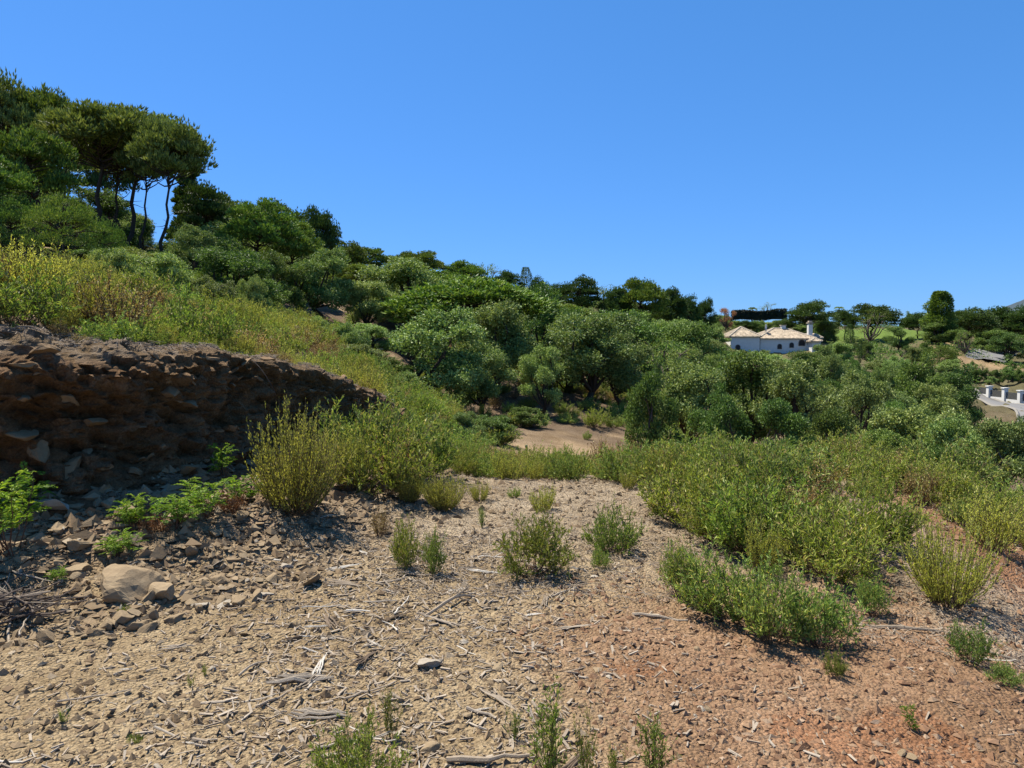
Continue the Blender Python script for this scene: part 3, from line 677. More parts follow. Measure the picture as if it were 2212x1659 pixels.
LABH = {'weed': 'green shrub on the slope below the pines', 'broom': 'olive broom on the slope below the pines', 'dry': 'dry brown shrub on the slope below the pines', 'cistus': 'rounded shrub on the slope below the pines'}
GRH = {k: v.replace(' on ', 's on ') for k, v in LABH.items()}
scatter(290, hl_s, lambda: rnd.choices(['weed', 'broom', 'dry', 'cistus'], [34, 14, 16, 40])[0], .7, (.5, 1.0), LABH, GRH, wf=1.15, name='hillside_shrub', zones=lambda x, y: 'left part' if x / y < -.45 else 'right part' if x / y > -.3 else 'middle')
def cl_s():
    y = rnd.uniform(18, 48); px = rnd.uniform(880, 1480); x = (px - 1106) / FPX * y
    if y < 27 and 1090 < px < 1420: return None
    return (x, y)
LABC = {'weed': 'green shrub on the shady slope under the oaks', 'cistus': 'rounded shrub on the shady slope under the oaks', 'dry': 'brown scrub on the shady slope under the oaks'}
GRC = {k: v.replace(' on ', 's on ') for k, v in LABC.items()}
scatter(120, cl_s, lambda: rnd.choices(['weed', 'cistus', 'dry'], [35, 50, 20])[0], .8, (.5, 1.0), LABC, GRC, wf=1.2, name='slope_scrub', zones=lambda x, y: 'left part' if x / y < -.03 else 'right part' if x / y > .1 else 'middle')

# ------------------------------------------------------------------ trees
def limb(bag, a, b_, r0, r1, sag=.1, k=6, n=6):
    t = np.linspace(0, 1, n)[:, None]; L_ = np.linalg.norm(b_ - a)
    p_ = a + (b_ - a) * t + np.sin(t * math.pi) * rdir(1) * L_ * sag + R.normal(size=(n, 3)) * L_ * .02 * (t > 0) * (t < 1)
    bag.add(*tube(p_, np.linspace(r0, r1, n), k)); return p_
def tree_oak(hh=5., cw=5., clumps=95, leafn=420, trunkh=.14, lsz=.125, flat=.75, multi=1):
    """broad evergreen oak, unit: metres"""
    T_, L_ = Bag(), Bag(); top = np.array([0, 0, hh * trunkh])
    C_ = []
    nl_ = 12; la = R.random() * 6 + np.arange(nl_) * 2.4; lr = np.r_[.12, .3, .35 + .38 * R.random(nl_ - 2)]; lz = np.r_[.6, .35, np.linspace(-.8, .62, nl_ - 2) + .2 * R.normal(size=nl_ - 2)] * (1 - .35 * lr ** 2); lr = lr * (1 - .55 * np.maximum(lz, 0) ** 1.5)
    LB = np.stack([np.cos(la) * lr, np.sin(la) * lr, lz], -1); LS = .24 + .16 * R.random(nl_)
    while len(C_) < clumps:
        q_ = int(R.integers(nl_)); v = LB[q_] + rdir(1)[0] * LS[q_] * R.random() ** .4 * (1, 1, .85)
        c_ = v * np.array([cw / 2 * 1.0, cw / 2 * 1.0, hh * (1 - trunkh) * .5 * 1.0]) + (0, 0, hh * (trunkh + (1 - trunkh) * .5))
        if c_[2] < hh * trunkh * .9: continue
        C_.append(c_)
    C_ = np.array(C_)
    roots = [np.array([R.normal() * .15 * (multi > 1), R.normal() * .15 * (multi > 1), -.2]) for _ in range(multi)]
    tops = []
    for r_ in roots:
        tp_ = top + R.normal(size=3) * (.35, .35, .15) * (1 + (multi > 1)); limb(T_, r_, tp_, .2 * hh / 5, .13 * hh / 5, .08, 8, 7); tops.append(tp_)
    mains = (LB * np.array([cw / 2, cw / 2, hh * (1 - trunkh) * .5]) + (0, 0, hh * (trunkh + (1 - trunkh) * .5))) * (.85, .85, .95)
    for m_ in mains: limb(T_, tops[int(R.integers(len(tops)))], m_, .10 * hh / 5, .04 * hh / 5, .14)
    for c_ in C_:
        m_ = mains[np.argmin(((mains - c_) ** 2).sum(1))]; limb(T_, m_, c_, .035 * hh / 5, .012, .12, 4, 5)
        s_ = (.26 + .28 * R.random() ** 1.5) * cw / 5
        n_ = int(leafn * (s_ * 5 / cw) ** 1.6 * 2.9); v = rdir(n_); rad_ = R.random(n_) ** .45
        lump = 1 + .35 * vn(v[:, 0] * 2.5 + c_[0], v[:, 1] * 2.5 + c_[1], v[:, 2] * 2.5, 5)
        p_ = c_ + v * (rad_ * lump)[:, None] * s_ * np.array([1.25, 1.25, .95 * flat / .75])
        ll = lsz * (.5 + .9 * R.random(n_) ** 1.5); L_.add(*leaves(p_, v * .6 + rdir(n_) + (0, 0, .25), ll, ll * .62))
    return T_, L_
def tuft(L_, p_, d_, ln, k=5, wd=.3):
    q = np.repeat(p_, k, 0); dd = np.repeat(unit(d_), k, 0) + rdir(len(q)) * .55
    l_ = ln * (.7 + .5 * R.random(len(q))); L_.add(*leaves(q, dd, l_, l_ * wd, .05))
def tree_pine(hh=8., cw=6., puffs=52, crown=.7, shape='round', lean=.0, tn=130):
    T_, L_ = Bag(), Bag()
    zb = hh * (1 - crown); zc = hh * (1 - crown / 2)
    C_ = []
    for _ in range(puffs):
        if shape == 'cone':
            t = ((len(C_) + .5) / puffs) ** .85 if (C_ := C_) is not None else 0; a = R.random() * 6.28; rr_ = cw / 2 * (1 - t) * (.45 + .55 * R.random()); C_.append((rr_ * math.cos(a), rr_ * math.sin(a), zb + (hh - zb) * t * .97))
        else:
            v = rdir(1)[0]
            if shape == 'umbrella': v[2] = abs(v[2]) * 1.2 - .45
            elif v[2] < -.5: v[2] *= -.6
            rad_ = .5 + .5 * R.random() ** .5
            C_.append(tuple(v * rad_ * (cw / 2 * .88, cw / 2 * .88, hh * crown / 2 * .85) + np.array([0, 0, zc])))
    C_ = np.array(C_) + np.array([lean, 0, 0]) * (np.array(C_)[:, 2:3] / hh)
    tpz = hh * (.93 if shape == 'cone' else .78); tr = limb(T_, np.array([0, 0, -.3]), np.array([lean * tpz / hh, 0, tpz]), .16 * hh / 8, .05 * hh / 8, .035, 8, 10)
    for c_ in C_:
        zt = min(c_[2] - .06 * hh - .3 * np.hypot(c_[0], c_[1]) * .4, tpz); zt = max(zt, zb * .75)
        at_ = np.array([np.interp(zt, tr[:, 2], tr[:, k]) for k in range(3)])
        limb(T_, at_, c_, .045 * hh / 8, .015, .1, 5, 5)
        s_ = (.52 + .42 * R.random()) * cw / 6 * (.62 if shape == 'cone' else 1)
        v = rdir(tn); v[:, 2] = np.abs(v[:, 2]) * .9 + v[:, 2] * .35
        p_ = c_ + v * (R.random(tn) ** .4)[:, None] * s_ * (1.15, 1.15, .8)
        tuft(L_, p_, v + (0, 0, .8), .27 * hh / 8, 3)
    for _ in range(7):       # bare dead twigs below the crown
        zt = zb * (.6 + .45 * R.random()); at_ = np.array([np.interp(zt, tr[:, 2], tr[:, k]) for k in range(3)])
        limb(T_, at_, at_ + rdir(1)[0] * (1, 1, .2) * hh * .13, .02, .006, .1, 4, 4)
    return T_, L_
def tree_column(hh=10, cw=3., dens=15000, lsz=.27):
    T_, L_ = Bag(), Bag(); limb(T_, np.array([0, 0, -.3]), np.array([0, 0, hh * .85]), .2, .05, .03, 8, 8)
    t = R.random(dens); a = R.random(dens) * 6.28; pr = cw / 2 * np.sin(np.clip(t * .93 + .05, 0, 1) ** .8 * math.pi) ** .4
    r_ = pr * R.random(dens) ** .35 * (.85 + .6 * vn(np.cos(a) * 1.8, np.sin(a) * 1.8, t * hh * .7, 8))
    p_ = np.stack([r_ * np.cos(a), r_ * np.sin(a), t * hh], -1); ll = lsz * (.7 + .6 * R.random(dens))
    L_.add(*leaves(p_, np.stack([np.cos(a), np.sin(a), 0 * a + 1.2], -1) + rdir(dens) * .7, ll, ll * .5)); return T_, L_
TK = {}
def tvar(key, fn, lm, bm, n, dims, **kw):
    TK[key] = []
    for _ in range(n):
        T_, L_ = fn(**kw); TK[key].append((T_.mesh('trunk', M[bm], True), L_.mesh('crown', M[lm]), dims))
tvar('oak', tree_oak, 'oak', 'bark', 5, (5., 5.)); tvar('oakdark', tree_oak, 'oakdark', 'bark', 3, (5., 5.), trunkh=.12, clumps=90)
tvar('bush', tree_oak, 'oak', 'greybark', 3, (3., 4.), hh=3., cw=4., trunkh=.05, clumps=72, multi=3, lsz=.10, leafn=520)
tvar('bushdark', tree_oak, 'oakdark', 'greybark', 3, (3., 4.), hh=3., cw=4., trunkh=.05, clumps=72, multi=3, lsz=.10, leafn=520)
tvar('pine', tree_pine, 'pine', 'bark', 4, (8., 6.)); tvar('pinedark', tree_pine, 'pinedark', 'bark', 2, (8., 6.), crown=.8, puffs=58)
tvar('pineolive', tree_pine, 'pineolive', 'bark', 3, (8., 6.), crown=.52, puffs=56, lean=1.3)
tvar('umbrella', tree_pine, 'pinedark', 'bark', 2, (8., 7.), cw=7., crown=.85, puffs=64)
tvar('conifer', tree_pine, 'pinedark', 'bark', 2, (8., 4.), cw=4., crown=.9, shape='cone', puffs=80, tn=90)
tvar('bushpine', tree_pine, 'pine', 'bark', 2, (3., 3.6), hh=3., cw=3.6, crown=.95, puffs=46, tn=120)
tvar('column', tree_column, 'oakdark', 'bark', 1, (10., 3.), dens=12000, lsz=.26); tvar('cypress', tree_column, 'pinedark', 'bark', 1, (10., 3.), dens=7000, lsz=.16)
tvar('orange', tree_oak, 'orangeleaf', 'bark', 1, (5., 5.), trunkh=.15, clumps=24, leafn=200, lsz=.14)
tvar('thin', tree_oak, 'oak', 'greybark', 2, (5., 5.), clumps=30, leafn=80, lsz=.13)
tvar('grey', tree_oak, 'weedgrey', 'greybark', 2, (5., 5.), clumps=40, leafn=110, lsz=.085, trunkh=.1)
def tree(key, px, topy, wpx, Y_, label, group=None, name='tree', flip=None, hmax=None, basey=None, zrot=None):
    st, cr, (H0, W0) = rnd.choice(TK[key])
    x, _, zt = P(px, topy, Y_); g = G(x, Y_)
    if basey is not None: g = P(px, basey, Y_)[2]
    h = max(zt - g, .8)
    wd = wpx * Y_ / FPX
    if hmax: h = min(h, hmax)
    wd *= 1.3 if key == 'pineolive' else 1.1
    o = ob(name, None, None, (x, Y_, g), (0, 0, rnd.random() * 6.28 if zrot is None else zrot), (wd / W0, wd / W0, h / H0), label=label, category='tree', group=group)
    ob('trunk', st, o); ob('crown', cr, o); TREES.append((x, Y_, wd)); return o
TREES = []
PN = 'pine_tree'; OK = 'oak_tree'
for t in [
 ('pineolive', 5, 165, 120, 44, 'tallest pine at the top left corner of the wood', PN), ('pine', 75, 192, 190, 47, 'broad pine behind the tallest one at upper left', PN),
 ('pine', 120, 225, 110, 52, 'pine with rounded top between broad pines at upper left', PN), ('pine', 55, 275, 180, 31, 'bright green pine with dark straight trunk at the left edge', PN),
 ('pine', -30, 330, 150, 27, 'near pine cut off by the left edge', PN), ('pineolive', 185, 232, 200, 41, 'large olive green pine with bare trunks against the sky', PN, 0),
 ('pineolive', 262, 250, 180, 43, 'olive pine right of the largest one on the hill', PN, 0), ('pineolive', 335, 262, 130, 38, 'leaning pine whose crown ends the tall group on the right', PN, .2),
 
 ('conifer', 405, 320, 100, 50, 'pointed conifer rising right of the tall pines', 'conifer_tree'), ('pinedark', 440, 400, 120, 47, 'dark pine directly below the pointed conifer', PN),
  ('pine', 490, 422, 110, 50, 'mid green pine between the conifer and the bright pine', PN),
 ('pine', 555, 424, 160, 39, 'bright pine with thin visible trunk in the middle of the slope', PN), ('pine', 628, 470, 120, 42, 'pine touching the right side of the bright slender one', PN),
 ('pinedark', 605, 436, 130, 60, 'dark pine behind the bright pines on the slope', PN), ('umbrella', 686, 442, 90, 56, 'dark round headed pine standing out at the end of the high row', PN),
 ('bushpine', 130, 422, 140, 24, 'short bushy bright pine in front of the tall pines', 'young_pine'), ('bushpine', 225, 470, 90, 30, 'small dark bushy pine under the leaning trunks', 'young_pine'),
  ('bushpine', 20, 430, 120, 26, 'bushy pine under the left edge pine', 'young_pine'),
 ('pine', 140, 215, 120, 60, 'back row pine between the broad olive crowns', PN), ('pinedark', 225, 235, 120, 62, 'back row dark pine behind the large olive one', PN),  ('pine', 20, 215, 120, 60, 'back row pine behind the tallest one', PN),  
 ('pineolive', 112, 238, 120, 43, 'slim olive pine between the broad ones, trunk bare', PN, .4), ('pineolive', 228, 262, 120, 45, 'slim olive pine tucked between the two largest crowns', PN, .1), ('pineolive', 292, 285, 100, 41, 'slim low headed pine just left of the leaning one', PN, .3),
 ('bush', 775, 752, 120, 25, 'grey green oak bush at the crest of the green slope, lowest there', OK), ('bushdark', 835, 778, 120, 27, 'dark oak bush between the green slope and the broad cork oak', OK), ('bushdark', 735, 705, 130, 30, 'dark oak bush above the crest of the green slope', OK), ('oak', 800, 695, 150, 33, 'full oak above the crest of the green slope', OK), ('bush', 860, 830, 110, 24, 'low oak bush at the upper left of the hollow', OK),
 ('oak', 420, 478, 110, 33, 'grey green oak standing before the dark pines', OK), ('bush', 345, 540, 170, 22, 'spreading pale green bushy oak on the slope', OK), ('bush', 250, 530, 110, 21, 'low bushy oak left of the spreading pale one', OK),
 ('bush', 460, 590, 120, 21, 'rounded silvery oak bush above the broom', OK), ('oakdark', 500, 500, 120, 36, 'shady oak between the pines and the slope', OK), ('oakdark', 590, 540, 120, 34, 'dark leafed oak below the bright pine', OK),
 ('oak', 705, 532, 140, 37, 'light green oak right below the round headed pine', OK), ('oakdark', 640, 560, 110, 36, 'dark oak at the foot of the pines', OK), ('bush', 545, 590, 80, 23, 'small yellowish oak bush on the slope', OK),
 ('pine', 745, 518, 80, 62, 'small pine crown on the ridge beyond the light oak', PN), ('pine', 800, 534, 100, 66, 'pine crown on the ridge left of the big rounded oak', PN), ('pine', 905, 540, 110, 74, 'pine crown on the ridge behind the big rounded oak', PN),
 ('oak', 885, 546, 240, 43, 'big rounded oak with dark branches below the ridge', OK), ('oak', 800, 600, 130, 38, 'oak filling the space left of the big rounded one', OK), ('bush', 760, 690, 110, 27, 'bushy oak at the top of the green slope', OK), ('bush', 680, 680, 80, 25, 'grey scrub oak behind the dry brooms', OK),
 ('pine', 1000, 562, 90, 75, 'bright pine left of the fluffy topped one', PN), ('thin', 1055, 548, 70, 80, 'fluffy topped grey green tree on the ridge', 'ridge_tree'), ('oakdark', 1010, 590, 120, 60, 'dark oak below the ridge pines', OK), ('pinedark', 1098, 585, 70, 85, 'dark pointed pine on the ridge', PN),
 ('cypress', 1135, 578, 36, 85, 'pale upright tree on the ridge beside the dark pine', 'ridge_tree'), ('umbrella', 1163, 596, 46, 95, 'small umbrella pine left of the red house', PN), ('umbrella', 1200, 612, 50, 105, 'low umbrella pine in front of the red house', PN),
 ('pinedark', 1250, 598, 90, 95, 'dark umbrella pine right of the red house', PN), ('thin', 1303, 596, 80, 100, 'thin see through tree on the ridge', 'ridge_tree'), ('pine', 1382, 598, 105, 95, 'largest round pine on the middle ridge', PN), ('pinedark', 1330, 622, 70, 95, 'dark pine between the thin tree and the large round pine', PN),
 ('pinedark', 1448, 622, 75, 100, 'dark pine right of the large round one', PN), ('umbrella', 1490, 636, 55, 115, 'left one of the last two pines of the row', PN), ('umbrella', 1525, 640, 46, 118, 'last pine of the row before the orange tree', PN),
 ('oak', 950, 662, 260, 28, 'broad cork oak above the hollow with a dark leaning trunk', OK), ('oak', 1080, 640, 200, 34, 'cork oak right behind the broad one', OK), ('oakdark', 1170, 610, 170, 48, 'tall dark oak behind the cork oaks', OK),
 ('oak', 1265, 664, 230, 35, 'spreading cork oak with three bare trunks', OK), ('oak', 1165, 740, 110, 31, 'small oak between the two spreading cork oaks', OK), ('oak', 1345, 715, 140, 37, 'cork oak right of the one with three trunks', OK),
 ('grey', 1435, 720, 150, 40, 'grey twiggy half bare tree in the middle of the wood', 'bare_tree'), ('oak', 1040, 730, 140, 30, 'oak shading the slope right of the leaning trunk', OK), ('oakdark', 1480, 690, 150, 55, 'dark oak behind the grey twiggy tree', OK),
 ('bushdark', 1060, 905, 110, 22, 'dark bush at the left end of the sandy clearing', OK), ('bushdark', 1135, 885, 90, 28, 'dark bush behind the sandy clearing', OK), ('bush', 1000, 905, 90, 20, 'low bush on the slope left of the clearing', OK), ('bushdark', 1405, 800, 140, 21, 'low leafy oak nearest the sandy clearing', OK), ('oak', 1490, 768, 200, 24, 'full oak behind the thicket, left one of the front row', OK), ('oakdark', 1610, 758, 200, 26, 'tall dark oak in the middle of the front row', OK),
 ('oak', 1730, 770, 190, 24, 'dense oak right of the tall dark one in the front row', OK), ('bushdark', 1560, 850, 150, 21, 'low dark oak at the thicket edge', OK), ('bushdark', 1690, 860, 160, 20, 'low dark oak before the dense one', OK),('bushdark', 1790, 880, 130, 20, 'low oak under the right end of the front row', OK),
 ('oak', 1860, 795, 150, 34, 'round grey green oak beyond the front row', OK), ('bush', 1960, 868, 230, 22, 'wide low oak with bright leaves right of the front row', OK), ('bush', 2070, 880, 190, 20, 'wide low bright oak near the road', OK), ('bush', 2175, 908, 170, 19, 'bright leafy oak cut off by the right edge', OK),
 ('bushdark', 1880, 930, 150, 19, 'dark low oak behind the thicket top', OK), ('bushdark', 2030, 960, 150, 17, 'dark low oak below the wide bright ones', OK), ('thin', 1905, 930, 70, 18.5, 'dead brownish branch topped oak among green ones', OK),
 ('bushdark', 1980, 780, 130, 62, 'dark round tree near the white wall', 'garden_tree'), ('bush', 1925, 782, 80, 75, 'bright domed garden tree behind the white wall', 'garden_tree'), ('bushdark', 2060, 805, 130, 66, 'dark garden tree above the gate', 'garden_tree'), ('bush', 2030, 832, 130, 55, 'spreading green tree left of the gate', 'garden_tree'),
 ('oakdark', 1600, 757, 130, 58, 'oak hiding the left end of the villa walls', OK), ('oak', 1665, 762, 120, 70, 'oak hiding the foot of the villa walls', OK), ('oakdark', 1735, 752, 110, 75, 'dark oak below the villa windows', OK), ('bush', 1800, 770, 110, 60, 'grey green oak right below the villa', OK), ('bush', 1780, 745, 60, 110, 'yellow green bush at the right corner of the villa', 'garden_tree'),
 ('umbrella', 1752, 646, 92, 168, 'largest umbrella pine on the right skyline', PN), ('umbrella', 1882, 654, 112, 172, 'wide umbrella pine right of the palm on the skyline', PN), ('umbrella', 1825, 668, 46, 172, 'small umbrella pine between two wide ones', PN), ('grey', 1885, 664, 85, 165, 'silvery weeping tree above the golf green', 'garden_tree'),
 ('column', 2030, 630, 56, 160, 'tall lumpy column shaped tree, highest at the right', 'column_tree'), ('oakdark', 2030, 690, 90, 158, 'dark skirt tree at the foot of the tall column tree', 'garden_tree'), ('umbrella', 1985, 674, 66, 172, 'umbrella pine left of the tall column tree', PN),
 ('umbrella', 2095, 664, 104, 172, 'umbrella pine right of the tall column tree', PN), ('umbrella', 2162, 660, 104, 176, 'umbrella pine second from the right edge', PN), ('umbrella', 2222, 658, 96, 170, 'umbrella pine at the right edge of the skyline', PN),
 ('cypress', 1836, 700, 24, 140, 'dark pencil cypress right of the villa', 'cypress'), ('cypress', 1858, 733, 11, 130, 'tiny cypress right of the dark pencil one', 'cypress'), ('cypress', 1977, 750, 11, 130, 'tiny cypress under the tall column tree', 'cypress'),
 ('orange', 1566, 658, 46, 170, 'small orange pink tree on the skyline left of the dark hedge', 'orange_tree'), ('bushdark', 2145, 712, 90, 165, 'dark green tree beside the upper road', 'garden_tree'), ('grey', 2085, 708, 60, 150, 'grey green tree between column tree and road', 'garden_tree'), ('bushpine', 2030, 742, 80, 120, 'bright green bushy tree on the bare slope', 'garden_tree'),
 ('oakdark', 1940, 705, 60, 150, 'dark tree left of the column tree on the slope', 'garden_tree')]:
    tree(t[0], t[1], t[2], t[3], t[4], t[5], None, t[6], zrot=t[7] if len(t) > 7 else None)
SKY = np.array([(-200, 200), (0, 300), (400, 430), (700, 560), (800, 575), (1000, 590), (1140, 650), (1220, 655), (1300, 645), (1530, 672), (1600, 690), (1720, 692), (1780, 690), (1900, 695), (2000, 700), (2212, 700), (2600, 700)], float)
grid = {}
nf = 0
FL = [('oak', 5., 'rounded oak in the wood on the hillside behind the hollow', 'oaks of the hillside wood'), ('oakdark', 5., 'dark leafed tree in the wood on the hillside behind the hollow', 'dark trees of the hillside wood'),
      ('bush', 3.2, 'low bushy oak in the wood on the hillside behind the hollow', 'bushy oaks of the hillside wood'), ('pine', 6., 'pine in the wood on the hillside behind the hollow', 'pines of the hillside wood')]
FR = [('bush', 3.2, 'low green tree in the valley on the right', 'low trees of the right hand valley'), ('bushdark', 3.0, 'low dark tree in the valley on the right', 'dark trees of the right hand valley'), ('oak', 4.2, 'rounded oak in the valley on the right', 'oaks of the right hand valley')]
for _ in range(14000):
    if nf > 390: break
    px = rnd.uniform(-60, 2330); Y_ = math.exp(rnd.uniform(math.log(32), math.log(230)))
    x = (px - 1106) / FPX * Y_
    if Y_ < 37 and px < 1420: continue
    if px < 120 and Y_ < 60: continue
    if px < 420 and rnd.random() < .4: continue
    if px > 1500 and Y_ < 40 : continue
    if px > 2075 and 46 < Y_ < 116: continue
    if px > 1780 and 112 < Y_ < 225 and not (px < 2000 and Y_ < 150 and rnd.random() < .6): continue
    if px > 1550 and px < 1800 and Y_ > 128 and Y_ < 172: continue
    if px > 2090 and Y_ > 110: continue
    right = px > 1500
    if 300 < px < 460 and Y_ > 40: continue
    key, h0, lab, grp = rnd.choice(FR if right else FL)
    h = h0 * rnd.uniform(.75, 1.2); wd = h * rnd.uniform(1.0, 1.35)
    if any((x - a) ** 2 + (Y_ - b_) ** 2 < (.33 * (wd + c_)) ** 2 for a, b_, c_ in TREES): continue
    g = G(x, Y_); lim = P(px, np.interp(px, SKY[:, 0], SKY[:, 1]), Y_)[2]
    h = min(h, lim - g)
    if 1560 < px < 1800 and Y_ < 150: h = min(h, P(px, 757, Y_)[2] - g)
    if 1800 < px < 2212 and Y_ < 112: h = min(h, P(px, 775 if Y_ > 60 else 800, Y_)[2] - g)
    if px > 2080 and Y_ < 60: h = min(h, P(px, 905, Y_)[2] - g)
    if h < 1.3: continue
    st, cr, (H0, W0) = rnd.choice(TK[key]); wd = min(wd, h * 1.6)
    lab = lab.replace(' in the wood on the hillside behind the hollow', ' in the hillside wood') + (', left end' if px < 500 else ', left of the hollow' if px < 850 else ', above the hollow' if px < 1150 else ', right of the hollow' if px < 1500 else ', below the villa' if px < 1800 else ', right of the villa') + (', lower rows' if Y_ < 55 else ', highest rows' if Y_ > 105 else ', middle rows')
    o = ob({'oak': 'oak_tree', 'oakdark': 'dark_oak', 'bush': 'bushy_oak', 'bushdark': 'bushy_oak', 'pine': 'pine_tree'}[key], None, None, (x, Y_, g), (0, 0, rnd.random() * 6.28), (wd / W0, wd / W0, h / H0), label=lab, category='tree', group=grp)
    ob('trunk', st, o); ob('crown', cr, o); TREES.append((x, Y_, wd)); nf += 1

for k in range(96):
    if k >= 64: px = rnd.uniform(1555, 1800); Y_ = rnd.uniform(166, 182); topy = rnd.uniform(684, 697)
    elif k < 34: px = rnd.uniform(1735, 2330); Y_ = rnd.uniform(218, 262); topy = rnd.uniform(668, 692)
    else: px = rnd.uniform(2000, 2330); Y_ = rnd.uniform(148, 215); topy = rnd.uniform(686, 722)
    key = rnd.choice(['oakdark', 'oak', 'umbrella', 'oakdark', 'bushdark']); x, _, zt = P(px, topy, Y_); g = G(x, Y_); h = zt - g
    if h < 1.5: continue
    st, cr, (H0, W0) = rnd.choice(TK[key]); wd = h * rnd.uniform(1.0, 1.5)
    if any((x - a) ** 2 + (Y_ - b_) ** 2 < (.25 * (wd + c_)) ** 2 for a, b_, c_ in TREES): continue
    nm_ = {'oakdark': 'dark rounded tree', 'oak': 'grey green rounded tree', 'umbrella': 'dark far off pine', 'bushdark': 'wide dark bush like tree'}[key]
    o = ob('skyline_tree', None, None, (x, Y_, g), (0, 0, rnd.random() * 6.28), (wd / W0, wd / W0, h / H0), label=nm_ + (' on the far right ridge line' if k < 34 else ' just behind the villa roofs' if k >= 64 else ' beside the upper road at the right'), category='tree', group=nm_ + 's of the far right')
    ob('trunk', st, o); ob('crown', cr, o); TREES.append((x, Y_, wd))
n_u = 0
for _ in range(3000):
    if n_u >= 70: break
    px = rnd.uniform(-80, 560); Y_ = rnd.uniform(27, 64); x = (px - 1106) / FPX * Y_
    key, h0 = rnd.choice([('oakdark', 3.6), ('bush', 2.2), ('bushdark', 2.2), ('bushpine', 2.6), ('oak', 3.2)]); h = h0 * rnd.uniform(.6, 1.1); wd = h * rnd.uniform(1.2, 1.6)
    if any((x - a) ** 2 + (Y_ - b_) ** 2 < (.2 * (wd + c_)) ** 2 for a, b_, c_ in TREES): continue
    g = G(x, Y_); st, cr, (H0, W0) = rnd.choice(TK[key])
    if 90 < px < 420: h *= .45
    nm_ = {'oakdark': 'dark shrubby oak', 'bush': 'low green oak bush', 'bushdark': 'low dark oak bush', 'bushpine': 'young bushy pine', 'oak': 'small rounded oak'}[key]
    o = ob('understory_tree', None, None, (x, Y_, g), (0, 0, rnd.random() * 6.28), (wd / W0, wd / W0, h / H0), label=nm_ + ' beneath the tall pines, ' + ('left edge' if px < 60 else 'under the leaning trunks' if px < 330 else 'below the pointed conifer' if px < 460 else 'right end') + (', lower down' if Y_ < 40 else ', higher up'), category='tree', group='beneath the tall pines: ' + nm_); ob('trunk', st, o); ob('crown', cr, o); TREES.append((x, Y_, wd)); n_u += 1
# far woods and scrub that read as one mass
L_ = Bag(); N = 1500
px = R.uniform(-100, 2500, N * 4); Y_ = np.exp(R.uniform(math.log(60), math.log(420), N * 4)); x = (px - 1106) / FPX * Y_
g = ground(x, Y_); ok = ~((px > 2060) & (Y_ < 118)) & ~((px > 1740) & (px < 2010) & (Y_ > 160) & (Y_ < 215)) & ~((px > 1560) & (px < 1800) & (Y_ > 120) & (Y_ < 175)) & ~((px > 2090) & (Y_ < 225) & (R.random(N * 4) < .6))
ok &= ~((px < 480) & (Y_ < 200))
tops = proj(x, Y_, g + 2.2)[1]; ok &= tops > np.interp(px, SKY[:, 0], SKY[:, 1]) - 2
idx = np.where(ok)[0][:N]
for k in idx:
    n_ = 130; v = rdir(n_); v[:, 2] = np.abs(v[:, 2]); sc_ = 1.0 + 1.1 * R.random()
    p_ = np.array([x[k], Y_[k], g[k] - .1]) + v * (R.random(n_) ** .3)[:, None] * sc_ * (1.3, 1.3, 1.0)
    ll = .34 * (.7 + .6 * R.random(n_)); L_.add(*leaves(p_, v + rdir(n_) * .8, ll, ll * .6))
ob('undergrowth', L_.mesh('undergrowth', M['oakdark']), kind='stuff', label='dark evergreen scrub between the far trees')

# ------------------------------------------------------------------ stones, gravel, dead wood on the near ground
TR = [(265, 1275, 150, 'P', 'largest flat brown rock in the rubble at left'), (345, 1292, 85, 'P', 'slanted brown rock right of the largest flat one'), (160, 1240, 75, 'R', 'brown rock left of the largest flat one'),
      (372, 1345, 48, 'R', 'upright brown stone in front of the rubble'), (478, 1258, 42, 'R', 'square brown stone at the right end of the rubble'), (432, 1312, 50, 'L', 'left one of two pale stones side by side'),
      (484, 1308, 52, 'L', 'right one of two pale stones side by side'), (570, 1290, 40, 'L', 'flat pale stone lying on the smooth track edge'), (620, 1228, 32, 'L', 'pale stone alone beside the track'),
      (920, 1440, 62, 'L', 'flat pale slab lying among the wood chips'), (1075, 1445, 36, 'R', 'dark red brown stone right of the pale slab'), (752, 1192, 20, 'R', 'small dark stone on the left of the track'),
      (180, 1180, 60, 'R', 'brown rock on the rubble under the ferny sapling'), (130, 1150, 50, 'R', 'flat stone at the foot of the bank'), (55, 1215, 45, 'R', 'stone beside the left edge sapling'),
      (1185, 1250, 26, 'L', 'pale stone lying right behind the round bush'), (1280, 1248, 20, 'L', 'small whitish pebble on the track'), (1000, 1390, 26, 'L', 'yellowish stone above the pale slab'), (930, 1620, 50, 'R', 'curved orange brown stone at the bottom'),
      (100, 1100, 80, 'L', 'long pale slab leaning at the foot of the bank')]
for px, py, wpx, k, lab in TR:
    x, y, z = gp(px, py); s_ = wpx * y / FPX / 2 * 1.45
    me = mesh('stone', *rock(3, 12, .30 if k != 'L' else .22, .05), M['rock' if k != 'L' else 'palerock'])
    ob('rock' if wpx > 60 else 'stone', me, None, (x, y, z + s_ * .12), (R.normal() * .12, R.normal() * .12, R.normal() * .4), (s_ * 1.1, s_, s_ * (1.0 if k == 'P' else .9)), label=lab, category='rock' if wpx > 60 else 'stone')
